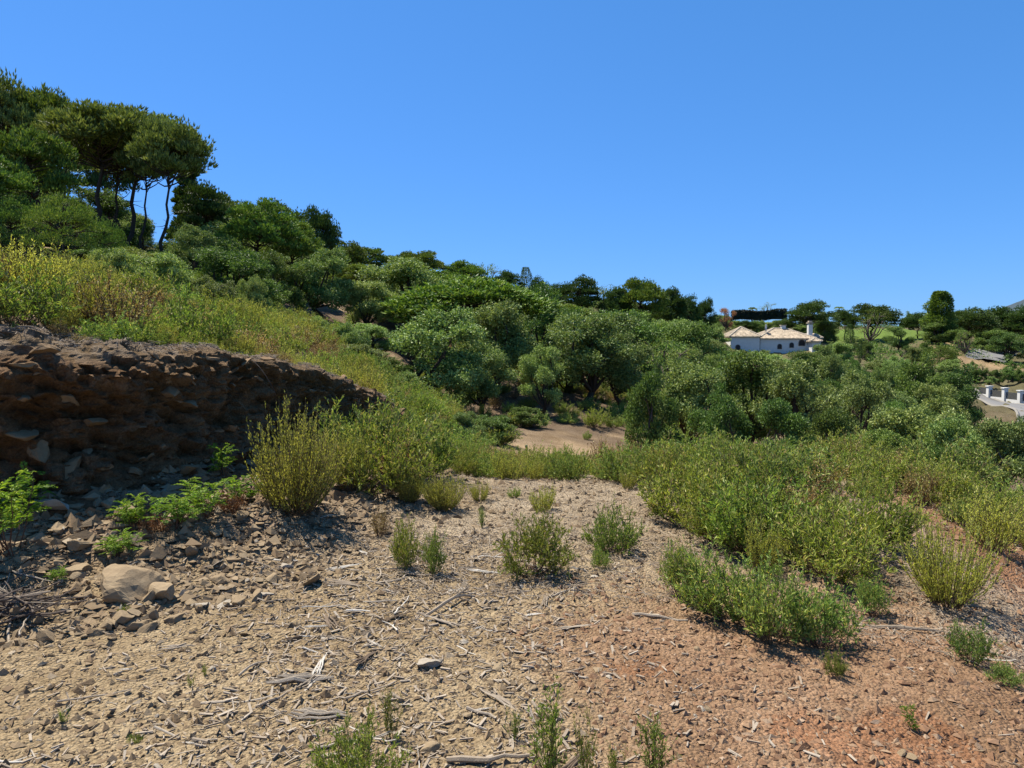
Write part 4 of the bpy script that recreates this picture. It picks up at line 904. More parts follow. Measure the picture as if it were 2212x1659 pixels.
for k in range(285):
    if k < 190:
        while True:
            px = R.uniform(-80, 720); py = R.uniform(1090, 1400)
            x, y, z = gp(px, py); d = toe_dist(np.array([x]), np.array([y]))[0][0]
            if -1.9 < d < .1 and y < 9: break
    else:
        px = R.uniform(0, 2212); py = 1659 - 480 * R.random() ** 1.5
        x, y, z = gp(px, py)
    s_ = (.026 + .095 * R.random() ** 2.8) if k < 190 else (.012 + .018 * R.random() ** 2)
    inr = k < 190
    ob('stone', rnd.choice(SM if s_ < .035 else ROCKS), None, (x, y, z + s_ * .15), (R.normal() * .25, R.normal() * .25, R.random() * 6.3), (s_ * 1.2, s_, s_),
       label=(('large' if s_ > .06 else 'fist sized' if s_ > .036 else 'small') + ' brown stone in the rubble ' + ('at the left edge' if px < 180 else 'under the ferny saplings' if px < 400 else 'below the golden broom')) if inr else ('small stone lying loose on the ' + ('left part' if px < 700 else 'middle' if px < 1300 else 'right part') + ' of the gravel' + (' close to the camera' if py > 1450 else '')), category='stone', group='stones in the rubble under the bank' if inr else 'loose stones on the gravel')
# gravel: one mass
OV = np.array([(1, 0, 0), (-1, 0, 0), (0, 1, 0), (0, -1, 0), (0, 0, 1), (0, 0, -1)], float); OF = np.array([(0, 2, 4), (2, 1, 4), (1, 3, 4), (3, 0, 4), (2, 0, 5), (1, 2, 5), (3, 1, 5), (0, 3, 5)])
def pebbles(n, x, y, size, flat=.7, sink=.1):
    z = ground(x, y, True); a = R.random(n) * 6.28; ca, sa = np.cos(a), np.sin(a)
    v = OV[None] * (1 + .45 * R.normal(size=(n, 6, 1))).clip(.45, 1.8) * np.stack([1 + .4 * R.random(n), .7 + .3 * R.random(n), flat * (.7 + .6 * R.random(n))], -1)[:, None] + .25 * R.normal(size=(n, 6, 3)) * (1, 1, .5)
    v = v * size[:, None, None]
    vx = v[..., 0] * ca[:, None] - v[..., 1] * sa[:, None]; vy = v[..., 0] * sa[:, None] + v[..., 1] * ca[:, None]
    V = np.stack([vx + x[:, None], vy + y[:, None], v[..., 2] + z[:, None] + size[:, None] * sink], -1).reshape(-1, 3)
    return V, (np.arange(n)[:, None, None] * 6 + OF[None]).reshape(-1, 3)
def spots(n, a0=-42, a1=42, r0=1.8, r1=13):
    a = np.radians(R.uniform(a0, a1, n)); r_ = np.exp(R.uniform(math.log(r0), math.log(r1), n)); return r_ * np.sin(a), r_ * np.cos(a)
x, y = spots(64000); d = toe_dist(x, y)[0]; ok = d < .1; x, y, d = x[ok], y[ok], d[ok]
sz = (.0026 + .013 * R.random(len(x)) ** 4.5) * (.55 + .22 * np.hypot(x, y)).clip(.8, 2.2) * (1 + 1.3 * sstep(-1.9, -.8, d) * sstep(-.0, 1, y))
isred = (x - (.0 + .12 * (y - 2.5)) + .3 * fbm(x * .5, y * .5, o=3, s=70) + .15 * R.normal(size=len(x)) > .25) & (y - .25 * x < 4.8) | (x > 3)
for msk, mk, nm in ((~isred, 'gravel', 'gravel'), (isred, 'redgravel', 'red_gravel')):
    V, F = pebbles(msk.sum(), x[msk], y[msk], sz[msk]); ob(nm, mesh(nm, V, F, M[mk]), kind='stuff', label='loose gravel strewn over the track' if nm == 'gravel' else 'reddish gravel strewn over the red earth')
x, y = spots(16000, -42, -8, 4, 11); d = toe_dist(x, y)[0]; ok = (d < .25) & (d > -1.8); x, y = x[ok], y[ok]
V, F = pebbles(len(x), x, y, .008 + .03 * R.random(len(x)) ** 3, .5); ob('rubble', mesh('rubble', V, F, M['rock']), kind='stuff', label='broken stone rubble at the foot of the bank')

def stick_mesh(bend=.12, n=7, k=6, fork=False):
    t = np.linspace(-.5, .5, n); b_ = Bag()
    ph = R.random() * 6; p_ = np.stack([t, bend * np.sin(t * 3 + ph) * .6 + R.normal(size=n) * .015, bend * .25 * np.cos(t * 4 + ph) + .01 * R.normal(size=n)], -1)
    b_.add(*tube(p_, (.021 + .0022 * R.normal(size=n)) * np.linspace(1.15, .55, n), k))
    if fork:
        q = p_[n // 2]; b_.add(*tube(np.stack([q, q + (.16, .1, .02), q + (.3, .22, .03)]), [.018, .014, .008], 5))
    return b_.mesh('stick', M['deadwood'], False)
STK = [stick_mesh(.1 + .25 * R.random(), fork=R.random() < .35) for _ in range(12)]
def slab_mesh():
    b_ = Bag()
    for q in range(5):
        t = np.linspace(-.5 + .25 * R.random(), .5 - .3 * R.random(), 6); p_ = np.stack([t, (q - 2) * .028 + .02 * np.sin(t * 4 + q) + .006 * R.normal(size=6), .012 * R.normal(size=6)], -1)
        b_.add(*tube(p_, .017 * np.array([.35, .9, 1, 1, .8, .25]) * (.7 + .6 * R.random()), 5))
    return b_.mesh('bark', M['deadwood'])
SLB = [slab_mesh() for _ in range(8)]
M['palewood'] = rockmat('bleached_wood', [(.0, (.34, .30, .25)), (.4, (.60, .55, .47)), (1, (.92, .87, .78))], 16, .5); M['brownwood'] = rockmat('brown_deadwood', [(.0, (.07, .05, .035)), (.5, (.17, .12, .08)), (1, (.32, .25, .18))], 16, .5)
def recol(ms, m_): 
    out = []
    for q in ms: q = q.copy(); q.materials[0] = m_; out.append(q)
    return out
STK = STK + recol(STK[:8], M['palewood']) + recol(STK[4:10], M['brownwood']); SLB = SLB + recol(SLB[:5], M['palewood']) + recol(SLB[3:6], M['brownwood'])
def lie(me, px, py, lpx, ang, label, group=None, name='stick', thick=1., cat='stick'):
    thick = min(thick, 1.5)
    x, y, z = gp(px, py); l_ = lpx * y / FPX
    ca, sa = math.cos(ang), math.sin(ang); zz = [G(x + s_ * l_ / 2 * ca, y + s_ * l_ / 2 * sa) for s_ in (-1, 1)]
    return ob(name, me, None, (x, y, max(z, sum(zz) / 2) + .028 * l_ * thick * .6), (0, -math.atan2(zz[1] - zz[0], l_), ang), (l_, l_ * thick, l_ * thick), label=label, category=cat, group=group)
lie(stick_mesh(.05), 1425, 1338, 120, -.35, 'grey log lying alone at the edge of the red earth', name='log', thick=1.6, cat='log')
lie(stick_mesh(.08), 1935, 1358, 230, -.25, 'long grey branch lying under the bushes at right', name='branch', thick=.9, cat='branch')
lie(stick_mesh(.08), 2180, 1428, 150, -.6, 'dark branch on the right shoulder below the fan shaped broom', name='branch', thick=.9, cat='branch')
lie(stick_mesh(.06), 1215, 1285, 62, .35, 'short thick grey stick behind the log on the gravel', thick=1.8)
lie(SLB[0], 655, 1470, 170, .15, 'broad weathered bark piece left of the bright weed', name='bark_piece', thick=1.9, cat='bark')
lie(SLB[3], 700, 1548, 170, -.05, 'dark split branch piece behind the bright weed', name='branch', thick=2., cat='branch')
lie(stick_mesh(.1), 1060, 1640, 190, -.12, 'thick grey branch piece at the bottom edge', name='branch', thick=1.6, cat='branch')
lie(stick_mesh(.1), 1052, 1556, 110, -.55, 'thick grey stick above the bottom edge branch piece', thick=1.9)
lie(stick_mesh(.2), 555, 1445, 90, .8, 'curved brown stick standing up from the chips', thick=1.3)
lie(stick_mesh(.2), 630, 1500, 150, 1.1, 'long bent stick crossing the bark piece', thick=.9)
lie(stick_mesh(.3, fork=True), 985, 1310, 150, .3, 'pale twisted root piece in the middle of the chips', name='root', thick=1.2, cat='root')
lie(stick_mesh(.2), 560, 1225, 110, -.5, 'white bent stick right of the rubble', thick=.7)
lie(stick_mesh(.1), 60, 1245, 120, .05, 'straight grey stick left of the flat brown rock', thick=.8)
lie(stick_mesh(.15), 800, 1300, 120, -.05, 'whitest straight stick on the track', thick=.8)
lie(stick_mesh(.1), 1065, 1360, 70, 1.1, 'grey stick pointing away on the gravel', thick=1.)
lie(stick_mesh(.4), 1135, 1445, 70, 1.5, 'thin pale curved twig on the orange earth', thick=.5)
for k in range(350):
    if k < 250:
        while True:
            x = R.normal() * .75 - .75; y = R.uniform(2.3, 5.4)
            if abs(x + .7) < 1.5: break
        lab, grp = 'dead stick lying among the wood chips, ' + ('left part' if x < -1.15 else 'right part' if x > -.3 else 'middle') + (' at the bottom edge' if y < 3.1 else ' towards the track' if y > 4.3 else ''), 'sticks among the wood chips'
    elif k < 300:
        while True:
            x = R.uniform(-4.2, -1.0); y = R.uniform(3.3, 8); d = toe_dist(np.array([x]), np.array([y]))[0][0]
            if -1.5 < d < 0: break
        lab, grp = 'grey dead stick lying on the rubble', 'sticks on the rubble'
    else:
        x = R.uniform(-2.2, 3.6); y = R.uniform(2.4, 8); lab, grp = 'thin twig lying loose on the track', 'loose twigs on the track'
    l_ = .06 + .26 * R.random() ** 2.2; slabk = R.random() < .35 and k < 250; a = R.random() * 3.14 if R.random() < .5 else R.normal() * .4
    if k >= 300: l_ *= .7
    o = ob('wood_splinter' if slabk else 'stick', rnd.choice(SLB if slabk else STK), None, (x, y, G(x, y) + .03 * l_ + .004), (R.normal() * .1, R.normal() * .08, a), (l_, l_ * (.6 + .6 * R.random()), l_ * .7),
           label=('long ' if l_ > .17 else 'short ' if l_ < .09 else '') + (lab.replace('stick', 'splinter') if slabk else lab), category='wood splinter' if slabk else 'stick', group=grp.replace('sticks', 'splinters') if slabk else grp)
# brush pile at the left edge
BRS = []
for _m in STK:
    _n = _m.copy(); _n.materials[0] = M['greybark']; BRS.append(_n)
for k in range(38):
    x0, y0, z0 = gp(40 + 60 * R.normal() * .6, 1335 + 20 * R.normal())
    l_ = .25 + .35 * R.random(); ob('stick', (BRS if R.random() < .75 else STK)[int(R.integers(12))], None, (x0, y0, z0 + .02 + .09 * R.random()), (R.normal() * .2, R.normal() * .16, R.random() * 3.14), (l_, l_ * .6, l_ * .6),
       label='dark stick in the brush pile at the left edge', category='stick', group='sticks of the brush pile')
# chips: one mass
n_ = 6500; x = R.normal(size=n_) * .8 - .62; y = 2.1 + 3.9 * R.random(n_) ** 1.1; ok = toe_dist(x, y)[0] < 0; x, y = x[ok], y[ok]; n_ = len(x)
x2, y2 = spots(700, -42, 42, 2, 9); ok = toe_dist(x2, y2)[0] < .2; x = np.r_[x, x2[ok]]; y = np.r_[y, y2[ok]]; n_ = len(x)
z = ground(x, y, True); a = R.random(n_) * 3.14; l_ = .012 + .055 * R.random(n_) ** 2.6; w_ = l_ * (.06 + .16 * R.random(n_)); hh_ = .003 + .004 * R.random(n_)
bv, bf = box(0, 0, 0, 1, 1, 1); v = bv[None] * np.stack([l_, w_, hh_], -1)[:, None] * 1.; v = v * (1 + .3 * R.normal(size=v.shape) * (0, 1, 0))
tl = R.normal(size=n_) * .25; v[..., 2] += v[..., 0] * np.tan(tl)[:, None]
V = np.stack([v[..., 0] * np.cos(a)[:, None] - v[..., 1] * np.sin(a)[:, None] + x[:, None], v[..., 0] * np.sin(a)[:, None] + v[..., 1] * np.cos(a)[:, None] + y[:, None], v[..., 2] + z[:, None] + .008], -1).reshape(-1, 3)
ob('wood_chips', mesh('wood_chips', V, (np.arange(n_)[:, None, None] * 8 + bf[None]).reshape(-1, 4), M['deadwood']), kind='stuff', label='grey wood chips and splinters strewn over the ground')
# litter of twigs and dry stalks under the shrubs and on the lip of the bank
nn_ = 9000; ia = R.integers(20, ns_ - 60, nn_); ib = R.integers(99, ntt - 8, nn_)
bp_ = np.c_[BX[ia, ib], BY[ia, ib], BZ[ia, ib]]
q = spots(9000, -10, 42, 4.5, 12); dq = toe_dist(*q)[0]; okq = dq < 0
bp_ = np.vstack([bp_, np.c_[q[0][okq], q[1][okq], ground(q[0][okq], q[1][okq], True)]]) + (0, 0, .01)
dv = unit(R.normal(size=(len(bp_), 3)) * (1, 1, .25)); l_ = (.03 + .12 * R.random(len(bp_)) ** 2)[:, None]
PT = np.stack([bp_ - dv * l_ / 2, bp_ + (0, 0, .01), bp_ + dv * l_ / 2], 1); V, F = thin_tubes(PT, .0028, .0015)
ob('litter', mesh('litter', V, F, M['deadwood']), kind='stuff', label='dry twigs and stalks littering the lip of the bank and the thicket floor')
# roots hanging over the lip of the bank
for k in range(16):
    ia = int(R.integers(100, ns_ - 135)); ib = int(R.integers(88, 105)); p0 = np.array([BX[ia, ib], BY[ia, ib], BZ[ia, ib]]); o_ = -np.array([BI[ia, 0], BI[ia, 1], 0])
    l_ = .2 + .35 * R.random(); t = np.linspace(0, 1, 7)[:, None]
    p_ = p0 - o_ * .12 + o_ * (.22 * t ** .6) * 1. + np.array([0, 0, -1.]) * l_ * t ** 1.6 + np.array([R.normal() * .12, R.normal() * .12, 0]) * t + (0, 0, .04)
    v_, f_ = tube(p_ - p0, np.linspace(.006, .002, 7), 4)
    ob('root', mesh('root', v_, f_, M['greybark']), bank, tuple(p0))

# ------------------------------------------------------------------ posts
def post(px, py, hpx, wm, label, mt, cat='post', name='post', capb=False, Y_=None):
    if Y_ is None: x, y, z = gp(px, py)
    else: x, y, _ = P(px, py, Y_); z = G(x, y)
    h = hpx * y / FPX; o = ob(name, None, None, (x, y, z), label=label, category=cat)
    b_ = Bag().add(*box(0, 0, h / 2, wm, wm, h)); ob('shaft', b_.mesh('shaft', mt), o)
    c_ = Bag().add(*box(0, 0, h + wm * .4, wm * (2.6 if capb else 1.2), wm * (2.6 if capb else 1.2), wm * .8)); ob('cap', c_.mesh('cap', mt), o)
    f_ = Bag().add(*box(0, 0, .01, wm * 2.5, wm * 2.5, .06)); ob('foot', f_.mesh('foot', mt), o)
M['metal'] = plain('dark_green_metal', (.05, .09, .07), .5, .2, 20, .1)
M['galv'] = plain('grey_metal', (.2, .21, .2), .5, .2, 20, .1)
post(1138, 0, 62, .035, 'thin dark green metal post at the far end of the track', M['metal'], Y_=12.3)
post(1486 - 300, 982, 14, .05, 'short dark stump post on the sandy clearing', M['metal'], Y_=17)
post(815, 0, 60, .06, 'thin lamp like post left of the cork oaks', M['galv'], capb=True, Y_=29)

# ------------------------------------------------------------------ buildings, walls, roads beyond
M['white'] = plain('white_render', (.80, .79, .75), .85, .06, 2, .1)
M['tile'] = plain('clay_tile', (.47, .39, .295), .9, .5, 1.6, .5)
M['tile2'] = plain('pale_clay_tile', (.58, .49, .37), .9, .3, 5, .5)
M['dark'] = plain('dark_opening', (.03, .03, .035), .3, .1, 3, 0)
M['frame'] = plain('window_frame', (.25, .2, .16), .6, .1, 3, 0)
M['red'] = plain('red_render', (.42, .12, .07), .85, .1, 2, .1)
M['asphalt'] = plain('pale_asphalt', (.2, .195, .19), .9, .08, .8, .1)
M['kerb'] = plain('kerb_stone', (.26, .245, .22), .9, .1, 2, .1)
def hip(parent, x0, x1, y0, y1, z0, h, name='roof'):
    """hipped roof covered in rows of round tiles"""
    w_, d_ = x1 - x0, y1 - y0; m_ = min(w_, d_) / 2; e = .35
    x0 -= e; x1 += e; y0 -= e; y1 += e; m_ += e; cx = (x0 + x1) / 2; cy = (y0 + y1) / 2
    if x1 - x0 >= y1 - y0: r0, r1 = np.array([x0 + m_, cy, z0 + h]), np.array([x1 - m_, cy, z0 + h])
    else: r0, r1 = np.array([cx, y0 + m_, z0 + h]), np.array([cx, y1 - m_, z0 + h])
    c_ = [np.array(v, float) for v in ((x0, y0, z0), (x1, y0, z0), (x1, y1, z0), (x0, y1, z0))]
    rf = ob(name, None, parent)
    wide = x1 - x0 >= y1 - y0
    faces = [(c_[0], c_[1], r1 if wide else r0, r0), (c_[1], c_[2], r1, r1 if wide else r0), (c_[2], c_[3], r0 if wide else r1, r1), (c_[3], c_[0], r0, r0 if wide else r1)]
    b_ = Bag(); T_ = Bag()
    for a, bb, cc_, dd in faces:
        b_.add(np.array([a, bb, cc_, dd]) - (0, 0, .03), np.array([(0, 1, 2, 3)]))
        b_.add(np.array([a, bb, bb - (0, 0, .14), a - (0, 0, .14)]), np.array([(3, 2, 1, 0)]))
        n_ = max(4, int(np.linalg.norm(bb - a) / .26)); al = (bb - a) / np.linalg.norm(bb - a); L0 = np.linalg.norm(bb - a)
        t0 = (dd - a) @ al; t1 = (cc_ - a) @ al; up_ = (dd - a) - al * t0; hl = np.linalg.norm(up_); up_ /= hl
        for k in range(n_):
            t = (k + .5) / n_ * L0; q = hl * min(1, t / t0 if t0 > 0.01 else 1, (L0 - t) / (L0 - t1) if L0 - t1 > .01 else 1)
            if q < .2: continue
            m2 = max(2, int(q / .5)); pts = np.array([a + al * t + up_ * s_ + (0, 0, .03 + .02 * (i_ % 2)) for i_, s_ in enumerate(np.linspace(0, q, m2 + 1))])
            T_.add(*tube(pts + R.normal(size=(len(pts), 3)) * .012, np.full(len(pts), .085), 4))
    me = b_.mesh('roof_slab', M['tile']); ob('roof_slab', me, rf)
    tl_ = ob('tile_rows', T_.mesh('tile_rows', M['tile']), rf); tl_['kind'] = 'stuff'
    B2 = Bag(); B2.add(*tube(np.linspace(r0 - (.01, .01, 0), r1, 8) + (0, 0, .09), np.full(8, .14), 6))
    for cc_, rr_ in zip(c_, (r0, r1, r1, r0) if wide else (r0, r0, r1, r1)): B2.add(*tube(np.linspace(cc_, rr_, 9) + (0, 0, .09), np.full(9, .13), 6))
    ob('ridge_caps', B2.mesh('ridge_caps', M['tile2']), rf)
def bx(name, parent, mt, *a): return ob(name, Bag().add(*box(*a)).mesh(name, mt), parent)
def arch(parent, x, y, z, w_, h, name='window'):
    f_ = ob(name, None, parent, (x, y, z)); n_ = 9
    def prism(w2, h2, yy0, yy1, mt, nm):
        an = np.linspace(0, math.pi, n_); r_ = w2 / 2; pr = [(-r_, 0)] + [(r_, 0)] + [(r_ * math.cos(q), h2 - r_ + r_ * math.sin(q)) for q in an]
        V = np.array([(p_[0], yy0, p_[1]) for p_ in pr] + [(p_[0], yy1, p_[1]) for p_ in pr]); k_ = len(pr); i_ = np.arange(k_)
        F = [np.stack([i_, (i_ + 1) % k_, (i_ + 1) % k_ + k_, i_ + k_], -1), np.array([list(i_)])[:, ::1], np.array([list(i_[::-1] + k_)])]
        ob(nm, mesh(nm, V, F, mt), f_)
    prism(w_ * 1.2, h * 1.08, -.06, .02, M['frame'], 'frame'); prism(w_, h, -.09, .03, M['dark'], 'pane')
YV = 150.; s150 = YV / FPX
def vx(px): return P(px, 743, YV)[0]
def vz(py): return P(1700, py, YV)[2]
villa = ob('villa', None, None, (0, 0, 0), label='white villa with hipped beige tiled roofs and chimney among the oaks', category='house')
zb = vz(775)
def blockw(nm, xa, xb, ya, yb, za, zt): bx(nm, villa, M['white'], (xa + xb) / 2, (ya + yb) / 2, (za + zt) / 2, xb - xa, yb - ya, zt - za)
blockw('wall', vx(1578), vx(1641), YV, YV + 6, zb, vz(727)); hip(villa, vx(1578), vx(1641), YV, YV + 6, vz(727), 2.0)
blockw('wall', vx(1646), vx(1764), YV + 1, YV + 10, zb, vz(731)); hip(villa, vx(1644), vx(1764), YV + 1, YV + 10, vz(731), 2.15)
blockw('wall', vx(1765), vx(1782), YV + 2, YV + 9, zb, vz(730)); hip(villa, vx(1764), vx(1782), YV + 2, YV + 9, vz(730), .8)
blockw('porch', vx(1748), vx(1764), YV - 1.5, YV + 1, zb, vz(737)); hip(villa, vx(1747), vx(1765), YV - 1.6, YV + 1, vz(737), .5)
ch = ob('chimney', None, villa, (vx(1761.5), YV + 3, vz(728)))
bx('stack', ch, M['white'], 0, 0, 1.3, .85, .85, 2.6); bx('cap', ch, M['tile2'], 0, 0, 2.95, 1.15, 1.15, .16); bx('hood', ch, M['tile'], 0, 0, 3.25, .7, .7, .3)
for sx in (-.3, .3):
    for sy in (-.3, .3): bx('cap_post', ch, M['white'], sx, sy, 2.75, .12, .12, .3)
cu = ob('roof_lantern', None, villa, (vx(1712), YV + 5.5, vz(731) + 2.1)); bx('lantern_box', cu, M['white'], 0, 0, .3, .9, .9, .7); bx('lantern_cap', cu, M['tile2'], 0, 0, .72, 1.15, 1.15, .12)
for (px, py, w_, h) in ((1736, 741, 1.15, 1.2), (1594, 754, .9, 1.4), (1714, 745, .8, 1.), (1688, 748, .8, 1.)): arch(villa, vx(px), YV + (1 if px > 1640 else 0) - .01, vz(py + 6), w_, h)
arch(villa, vx(1771), YV + 2 - .01, vz(751), .55, 1.3)
dish = ob('satellite_dish', None, None, (vx(1665), YV + 3.0, vz(722)), label='white satellite dish on the villa roof', category='satellite dish')
bx('mast', dish, M['galv'], 0, 0, .6, .07, .07, 1.3)
a = np.linspace(0, 2 * math.pi, 17)[:-1]; V = [np.array([0, .12, 1.4])]; rings = (.25, .5, .7)
for r_ in rings: V += [np.array([r_ * math.cos(q) * .8, .12 - .3 * r_ * r_, 1.4 + r_ * math.sin(q) * 1.1]) for q in a]
F3 = np.array([(0, 1 + i_, 1 + (i_ + 1) % 16) for i_ in range(16)]); F4 = np.array([(1 + k * 16 + i_, 17 + k * 16 + i_, 17 + k * 16 + (i_ + 1) % 16, 1 + k * 16 + (i_ + 1) % 16) for k in (0, 1) for i_ in range(16)])
dm = ob('bowl', mesh('bowl', np.array(V), [F4, F3], M['white'], True), dish, rot=(0, 0, .9)); md = dm.modifiers.new('s', 'SOLIDIFY'); md.thickness = .03
# red house on the ridge
Yr = 120.
xr = P(1195, 640, Yr)[0]; zr = P(1195, 648, Yr)[2]; rh = ob('ridge_house', None, None, (xr, Yr, zr - 2), label='red walled house half hidden behind the ridge pines', category='house')
bx('wall', rh, M['red'], 0, 4, 1.6, 3.4, 6, 3.2); bx('wing', rh, M['red'], -2.9, 4.3, 1.1, 2.4, 5, 2.4); bx('white_wall', rh, M['white'], 2.2, 3.5, .9, 1.0, 5, 2.2)
hip(rh, -1.7, 1.7, 1, 7, 3.2, .7); bx('parapet', rh, M['tile2'], -2.9, 4.3, 2.35, 2.6, 5.2, .12)
arch(rh, -.7, .98, 1.6, .6, 1.1); arch(rh, .8, .98, 1.6, .6, 1.1)
# dark clipped hedge on the skyline
hx0, hx1 = P(1582, 680, 185)[0], P(1702, 680, 185)[0]; hz0 = P(1640, 690, 185)[2]; hz1 = P(1640, 670, 185)[2]
n_ = 9000; q = R.random((n_, 3)); q[:, 1] = R.random(n_); p_ = np.array([hx0, 185, hz0]) + q * (hx1 - hx0, 1.4, hz1 - hz0); p_[:, 2] += q[:, 0] * .4 + .25 * np.sin(q[:, 0] * 9) - .2
hd = ob('clipped_hedge', None, None, (0, 0, 0), label='long dark clipped hedge on the skyline above the villa', category='hedge'); LL = Bag().add(*leaves(p_, rdir(n_), .3, .2))
M['hedge'] = L('hedge_leaf', [(0, (.01, .018, .008)), (1, (.03, .045, .018))], .1, 0); ob('foliage', LL.mesh('foliage', M['hedge']), hd)
bx('hedge_core', hd, M['hedge'], (hx0 + hx1) / 2, 185.7, (hz0 + hz1) / 2 - .1, hx1 - hx0 - .3, 1.0, hz1 - hz0 - .3)
# palms and a flat topped acacia
def palm(px, topy, hpx, Y_, label):
    x, y, zt = P(px, topy, Y_); h = hpx * Y_ / FPX; o = ob('palm_tree', None, None, (x, y, zt - h), label=label, category='palm')
    b_ = Bag(); b_.add(*tube(np.array([(0, 0, -1.), (.05, 0, h * .4), (.1, 0, h * .8)]), [.16, .13, .12], 6)); ob('trunk', b_.mesh('trunk', M['bark'], True), o)
    for k in range(14):
        a = k * 2.4; t = np.linspace(0, 1, 6)[None, :, None]; dv = np.array([math.cos(a), math.sin(a), 0]); el = .2 + .8 * R.random(); ln = 1.3
        fr = np.array([.1, 0, h * .8]) + dv * ln * t * math.cos(el) + np.array([0, 0, 1.]) * ln * (t * math.sin(el) - .55 * t ** 2)
        fb = Bag().add(*thin_tubes(fr, .03, .01)); lp, ld = along(fr, np.linspace(.15, 1, 14)[None]); sd = unit(np.cross(ld, [0, 0, 1.]))
        for sg in (-1, 1): fb.add(*leaves(lp.reshape(-1, 3), (sd * sg + ld * .5 - np.array([0, 0, .3])).reshape(-1, 3), .4, .09))
        ob('frond', fb.mesh('frond', M['pine']), o)
palm(1625, 661, 28, 190, 'small palm on the skyline right of the orange tree'); palm(1878, 655, 40, 170, 'palm between the umbrella pines on the right skyline') if False else None
palm(1812, 657, 40, 180, 'palm with upright fronds right of the largest umbrella pine')
tree('thin', 1655, 650, 40, 188, 'flat topped sparse tree rising behind the dark hedge', None, 'acacia_tree', basey=690)
# roads
def road(pts, width, name, label):
    q = np.array([P(*p_)[:2] for p_ in pts]); s_ = np.r_[0, np.cumsum(np.hypot(*np.diff(q, axis=0).T))]; t = np.linspace(0, s_[-1], 90)
    c_ = np.stack([np.interp(t, s_, q[:, k]) for k in (0, 1)], -1)
    for _ in range(12): c_[1:-1] = (c_[:-2] + c_[1:-1] * 2 + c_[2:]) / 4
    tg_ = unit(np.gradient(c_, axis=0)); nm_ = np.stack([-tg_[:, 1], tg_[:, 0]], -1)
    offs = np.r_[-width / 2 - .3, np.linspace(-width / 2, width / 2, 5), width / 2 + .3]; X_ = c_[:, None, 0] + nm_[:, None, 0] * offs; Y2 = c_[:, None, 1] + nm_[:, None, 1] * offs
    zc = ground(c_[:, 0], c_[:, 1]); zc = np.maximum(zc, 0 * zc - 99)
    za = np.max(ground(X_.ravel(), Y2.ravel()).reshape(X_.shape), 1); za = np.convolve(np.pad(za, 4, 'edge'), np.ones(9) / 9, 'valid') + .12
    Z_ = ground(X_.ravel(), Y2.ravel()).reshape(X_.shape)
    for _ in range(10): Z_[1:-1] = (Z_[:-2] + Z_[1:-1] * 2 + Z_[2:]) / 4
    Z_ = Z_ + .25; Z_[:, 0] -= 1.2; Z_[:, -1] -= 1.2; za = Z_.mean(1); i = np.arange(89)[:, None] * 7; j = np.arange(6)[None]; F = np.stack([i + j, i + j + 1, i + 8 + j, i + 7 + j], -1).reshape(-1, 4)
    ob(name, mesh(name, np.c_[X_.ravel(), Y2.ravel(), Z_.ravel()], F, M['asphalt'], True), kind='structure', label=label)
    for sd in (-1, 1):
        e_ = c_ + nm_ * sd * (width / 2 + .1); B3 = Bag(); B3.add(*tube(np.c_[e_, Z_[:, -2 if sd > 0 else 1]], np.full(90, .16), 4)); ob('kerb', B3.mesh('kerb', M['kerb']), kind='structure', label='pale kerb along ' + label)
    return c_, za
road([(2125, 782, 146), (2165, 760, 175), (2200, 747, 200), (2300, 744, 230)], 6.5, 'upper_road', 'the pale road climbing at the right edge')
road([(2190, 1000, 50), (2205, 965, 58), (2262, 925, 70), (2245, 892, 84), (2160, 876, 96), (2060, 868, 112)], 4.2, 'lower_road', 'the pale road curving in front of the gate')
# white gate pillars and dark railing panels
zg = []
fen = ob('garden_fence', None, None, (0, 0, 0), label='dark railing between white pillars behind the lower road', category='fence')
gx_ = [(2112, 866, 108), (2136, 868, 104), (2170, 870, 101), (2204, 872, 98), (2240, 874, 96)]
pp = [P(*g_) for g_ in gx_]; pp = [(p_[0], p_[1], max(p_[2], G(p_[0], p_[1]))) for p_ in pp]
for k, p_ in enumerate(pp):
    if k: 
        o = ob('pillar', None, fen, p_); bx('pillar_shaft', o, M['white'], 0, 0, .75, .55, .55, 1.9); bx('pillar_cap', o, M['white'], 0, 0, 1.76, .75, .75, .12)
M['slate'] = plain('dark_railing', (.06, .065, .075), .6, .1, 3, 0)
for k in range(len(pp) - 1):
    a, b_ = np.array(pp[k]), np.array(pp[k + 1]); ln = np.linalg.norm((b_ - a)[:2]); an = math.atan2(b_[1] - a[1], b_[0] - a[0]); mid = (a + b_) / 2
    o = ob('railing_panel', None, fen, tuple(mid), (0, 0, an))
    bx('plinth', o, M['white'], 0, 0, .1, ln - .56, .2, .5)
    for q in range(7): bx('slat', o, M['slate'], 0, 0, .43 + q * .135, ln - .56, .04, .11)
p0 = P(1925, 842, 95); wl = ob('garden_wall', None, None, (p0[0], p0[1], G(p0[0], p0[1])), label='short piece of white wall showing between the trees', category='wall')
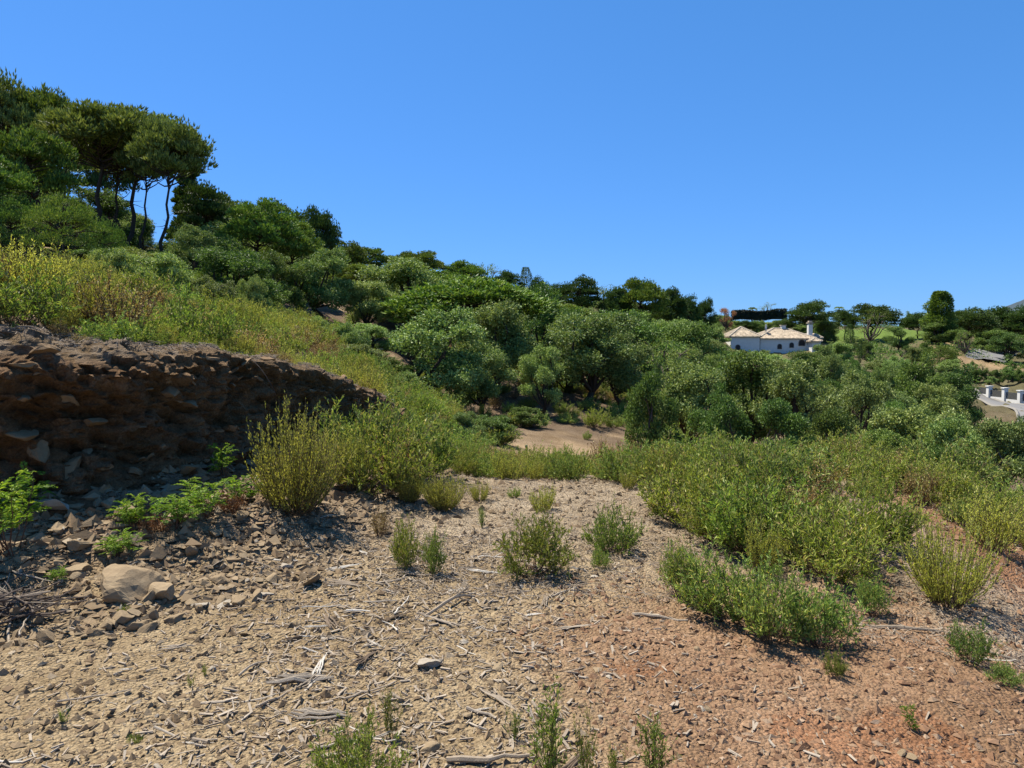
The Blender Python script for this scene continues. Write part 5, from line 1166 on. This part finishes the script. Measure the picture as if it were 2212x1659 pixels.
bx('wall_panel', wl, M['white'], 0, 0, .6, 3.2, .25, 1.6 + P(1925, 826, 95)[2] - p0[2] * 1 - .9 if False else 2.0); bx('coping', wl, M['kerb'], 0, 0, 1.64, 3.3, .35, .08)
# hedge row above the gate
for k in range(11):
    px = 1985 + k * 24; x, y, z = P(px, 822, 118); g = G(x, y); st, cr, (H0, W0) = rnd.choice(TK['bushdark']); h = P(px, 798, 118)[2] - g
    o = ob('hedge_shrub', None, None, (x, y, g), (0, 0, k), (2.6 / W0, 2.6 / W0, max(h, 1.2) / H0), label='rounded shrub in the hedge row above the gate', category='shrub', group='hedge row above the gate'); ob('trunk', st, o); ob('crown', cr, o)
def bs():
    px = rnd.uniform(2010, 2330); y = rnd.uniform(100, 200); x = (px - 1106) / FPX * y; return (x, y)
n_ = 0
for _ in range(60):
    x, y = bs(); g = G(x, y); st, cr, (H0, W0) = rnd.choice(TK[rnd.choice(['bush', 'bushdark', 'grey'])]); h = rnd.uniform(.8, 1.6)
    if abs(proj(x, y, g)[0] - 2180) < 60 and y > 140: continue
    o = ob('slope_shrub', None, None, (x, y, g), (0, 0, n_), (h * 1.5 / W0, h * 1.5 / W0, h / H0), label='low shrub dotted on the bare slope at the right', category='shrub', group='shrubs dotted on the bare slope'); ob('trunk', st, o); ob('crown', cr, o)

# ------------------------------------------------------------------ distant mountain
xs = np.linspace(1500, 6000, 120); ys = np.linspace(3200, 5200, 50); X_, Y2 = np.meshgrid(xs, ys)
pk = np.exp(-((X_ - 3500) / 1000) ** 2 - ((Y2 - 4300) / 700) ** 2) * 400 + 60 * fbm(X_.ravel() / 400, Y2.ravel() / 400, o=5, s=4).reshape(X_.shape) - 60
i = np.arange(49)[:, None] * 120; j = np.arange(119)[None]; F = np.stack([i + j, i + j + 1, i + 121 + j, i + 120 + j], -1).reshape(-1, 4)
M['mount'] = plain('hazed_mountain_scrub', (.06, .085, .105), 1, .3, .004, 0)  # scrub colour with the blue haze of distance painted in
ob('mountain', mesh('mountain', np.c_[X_.ravel(), Y2.ravel(), pk.ravel()], F, M['mount'], True), kind='structure', label='distant grey mountain at the right edge')
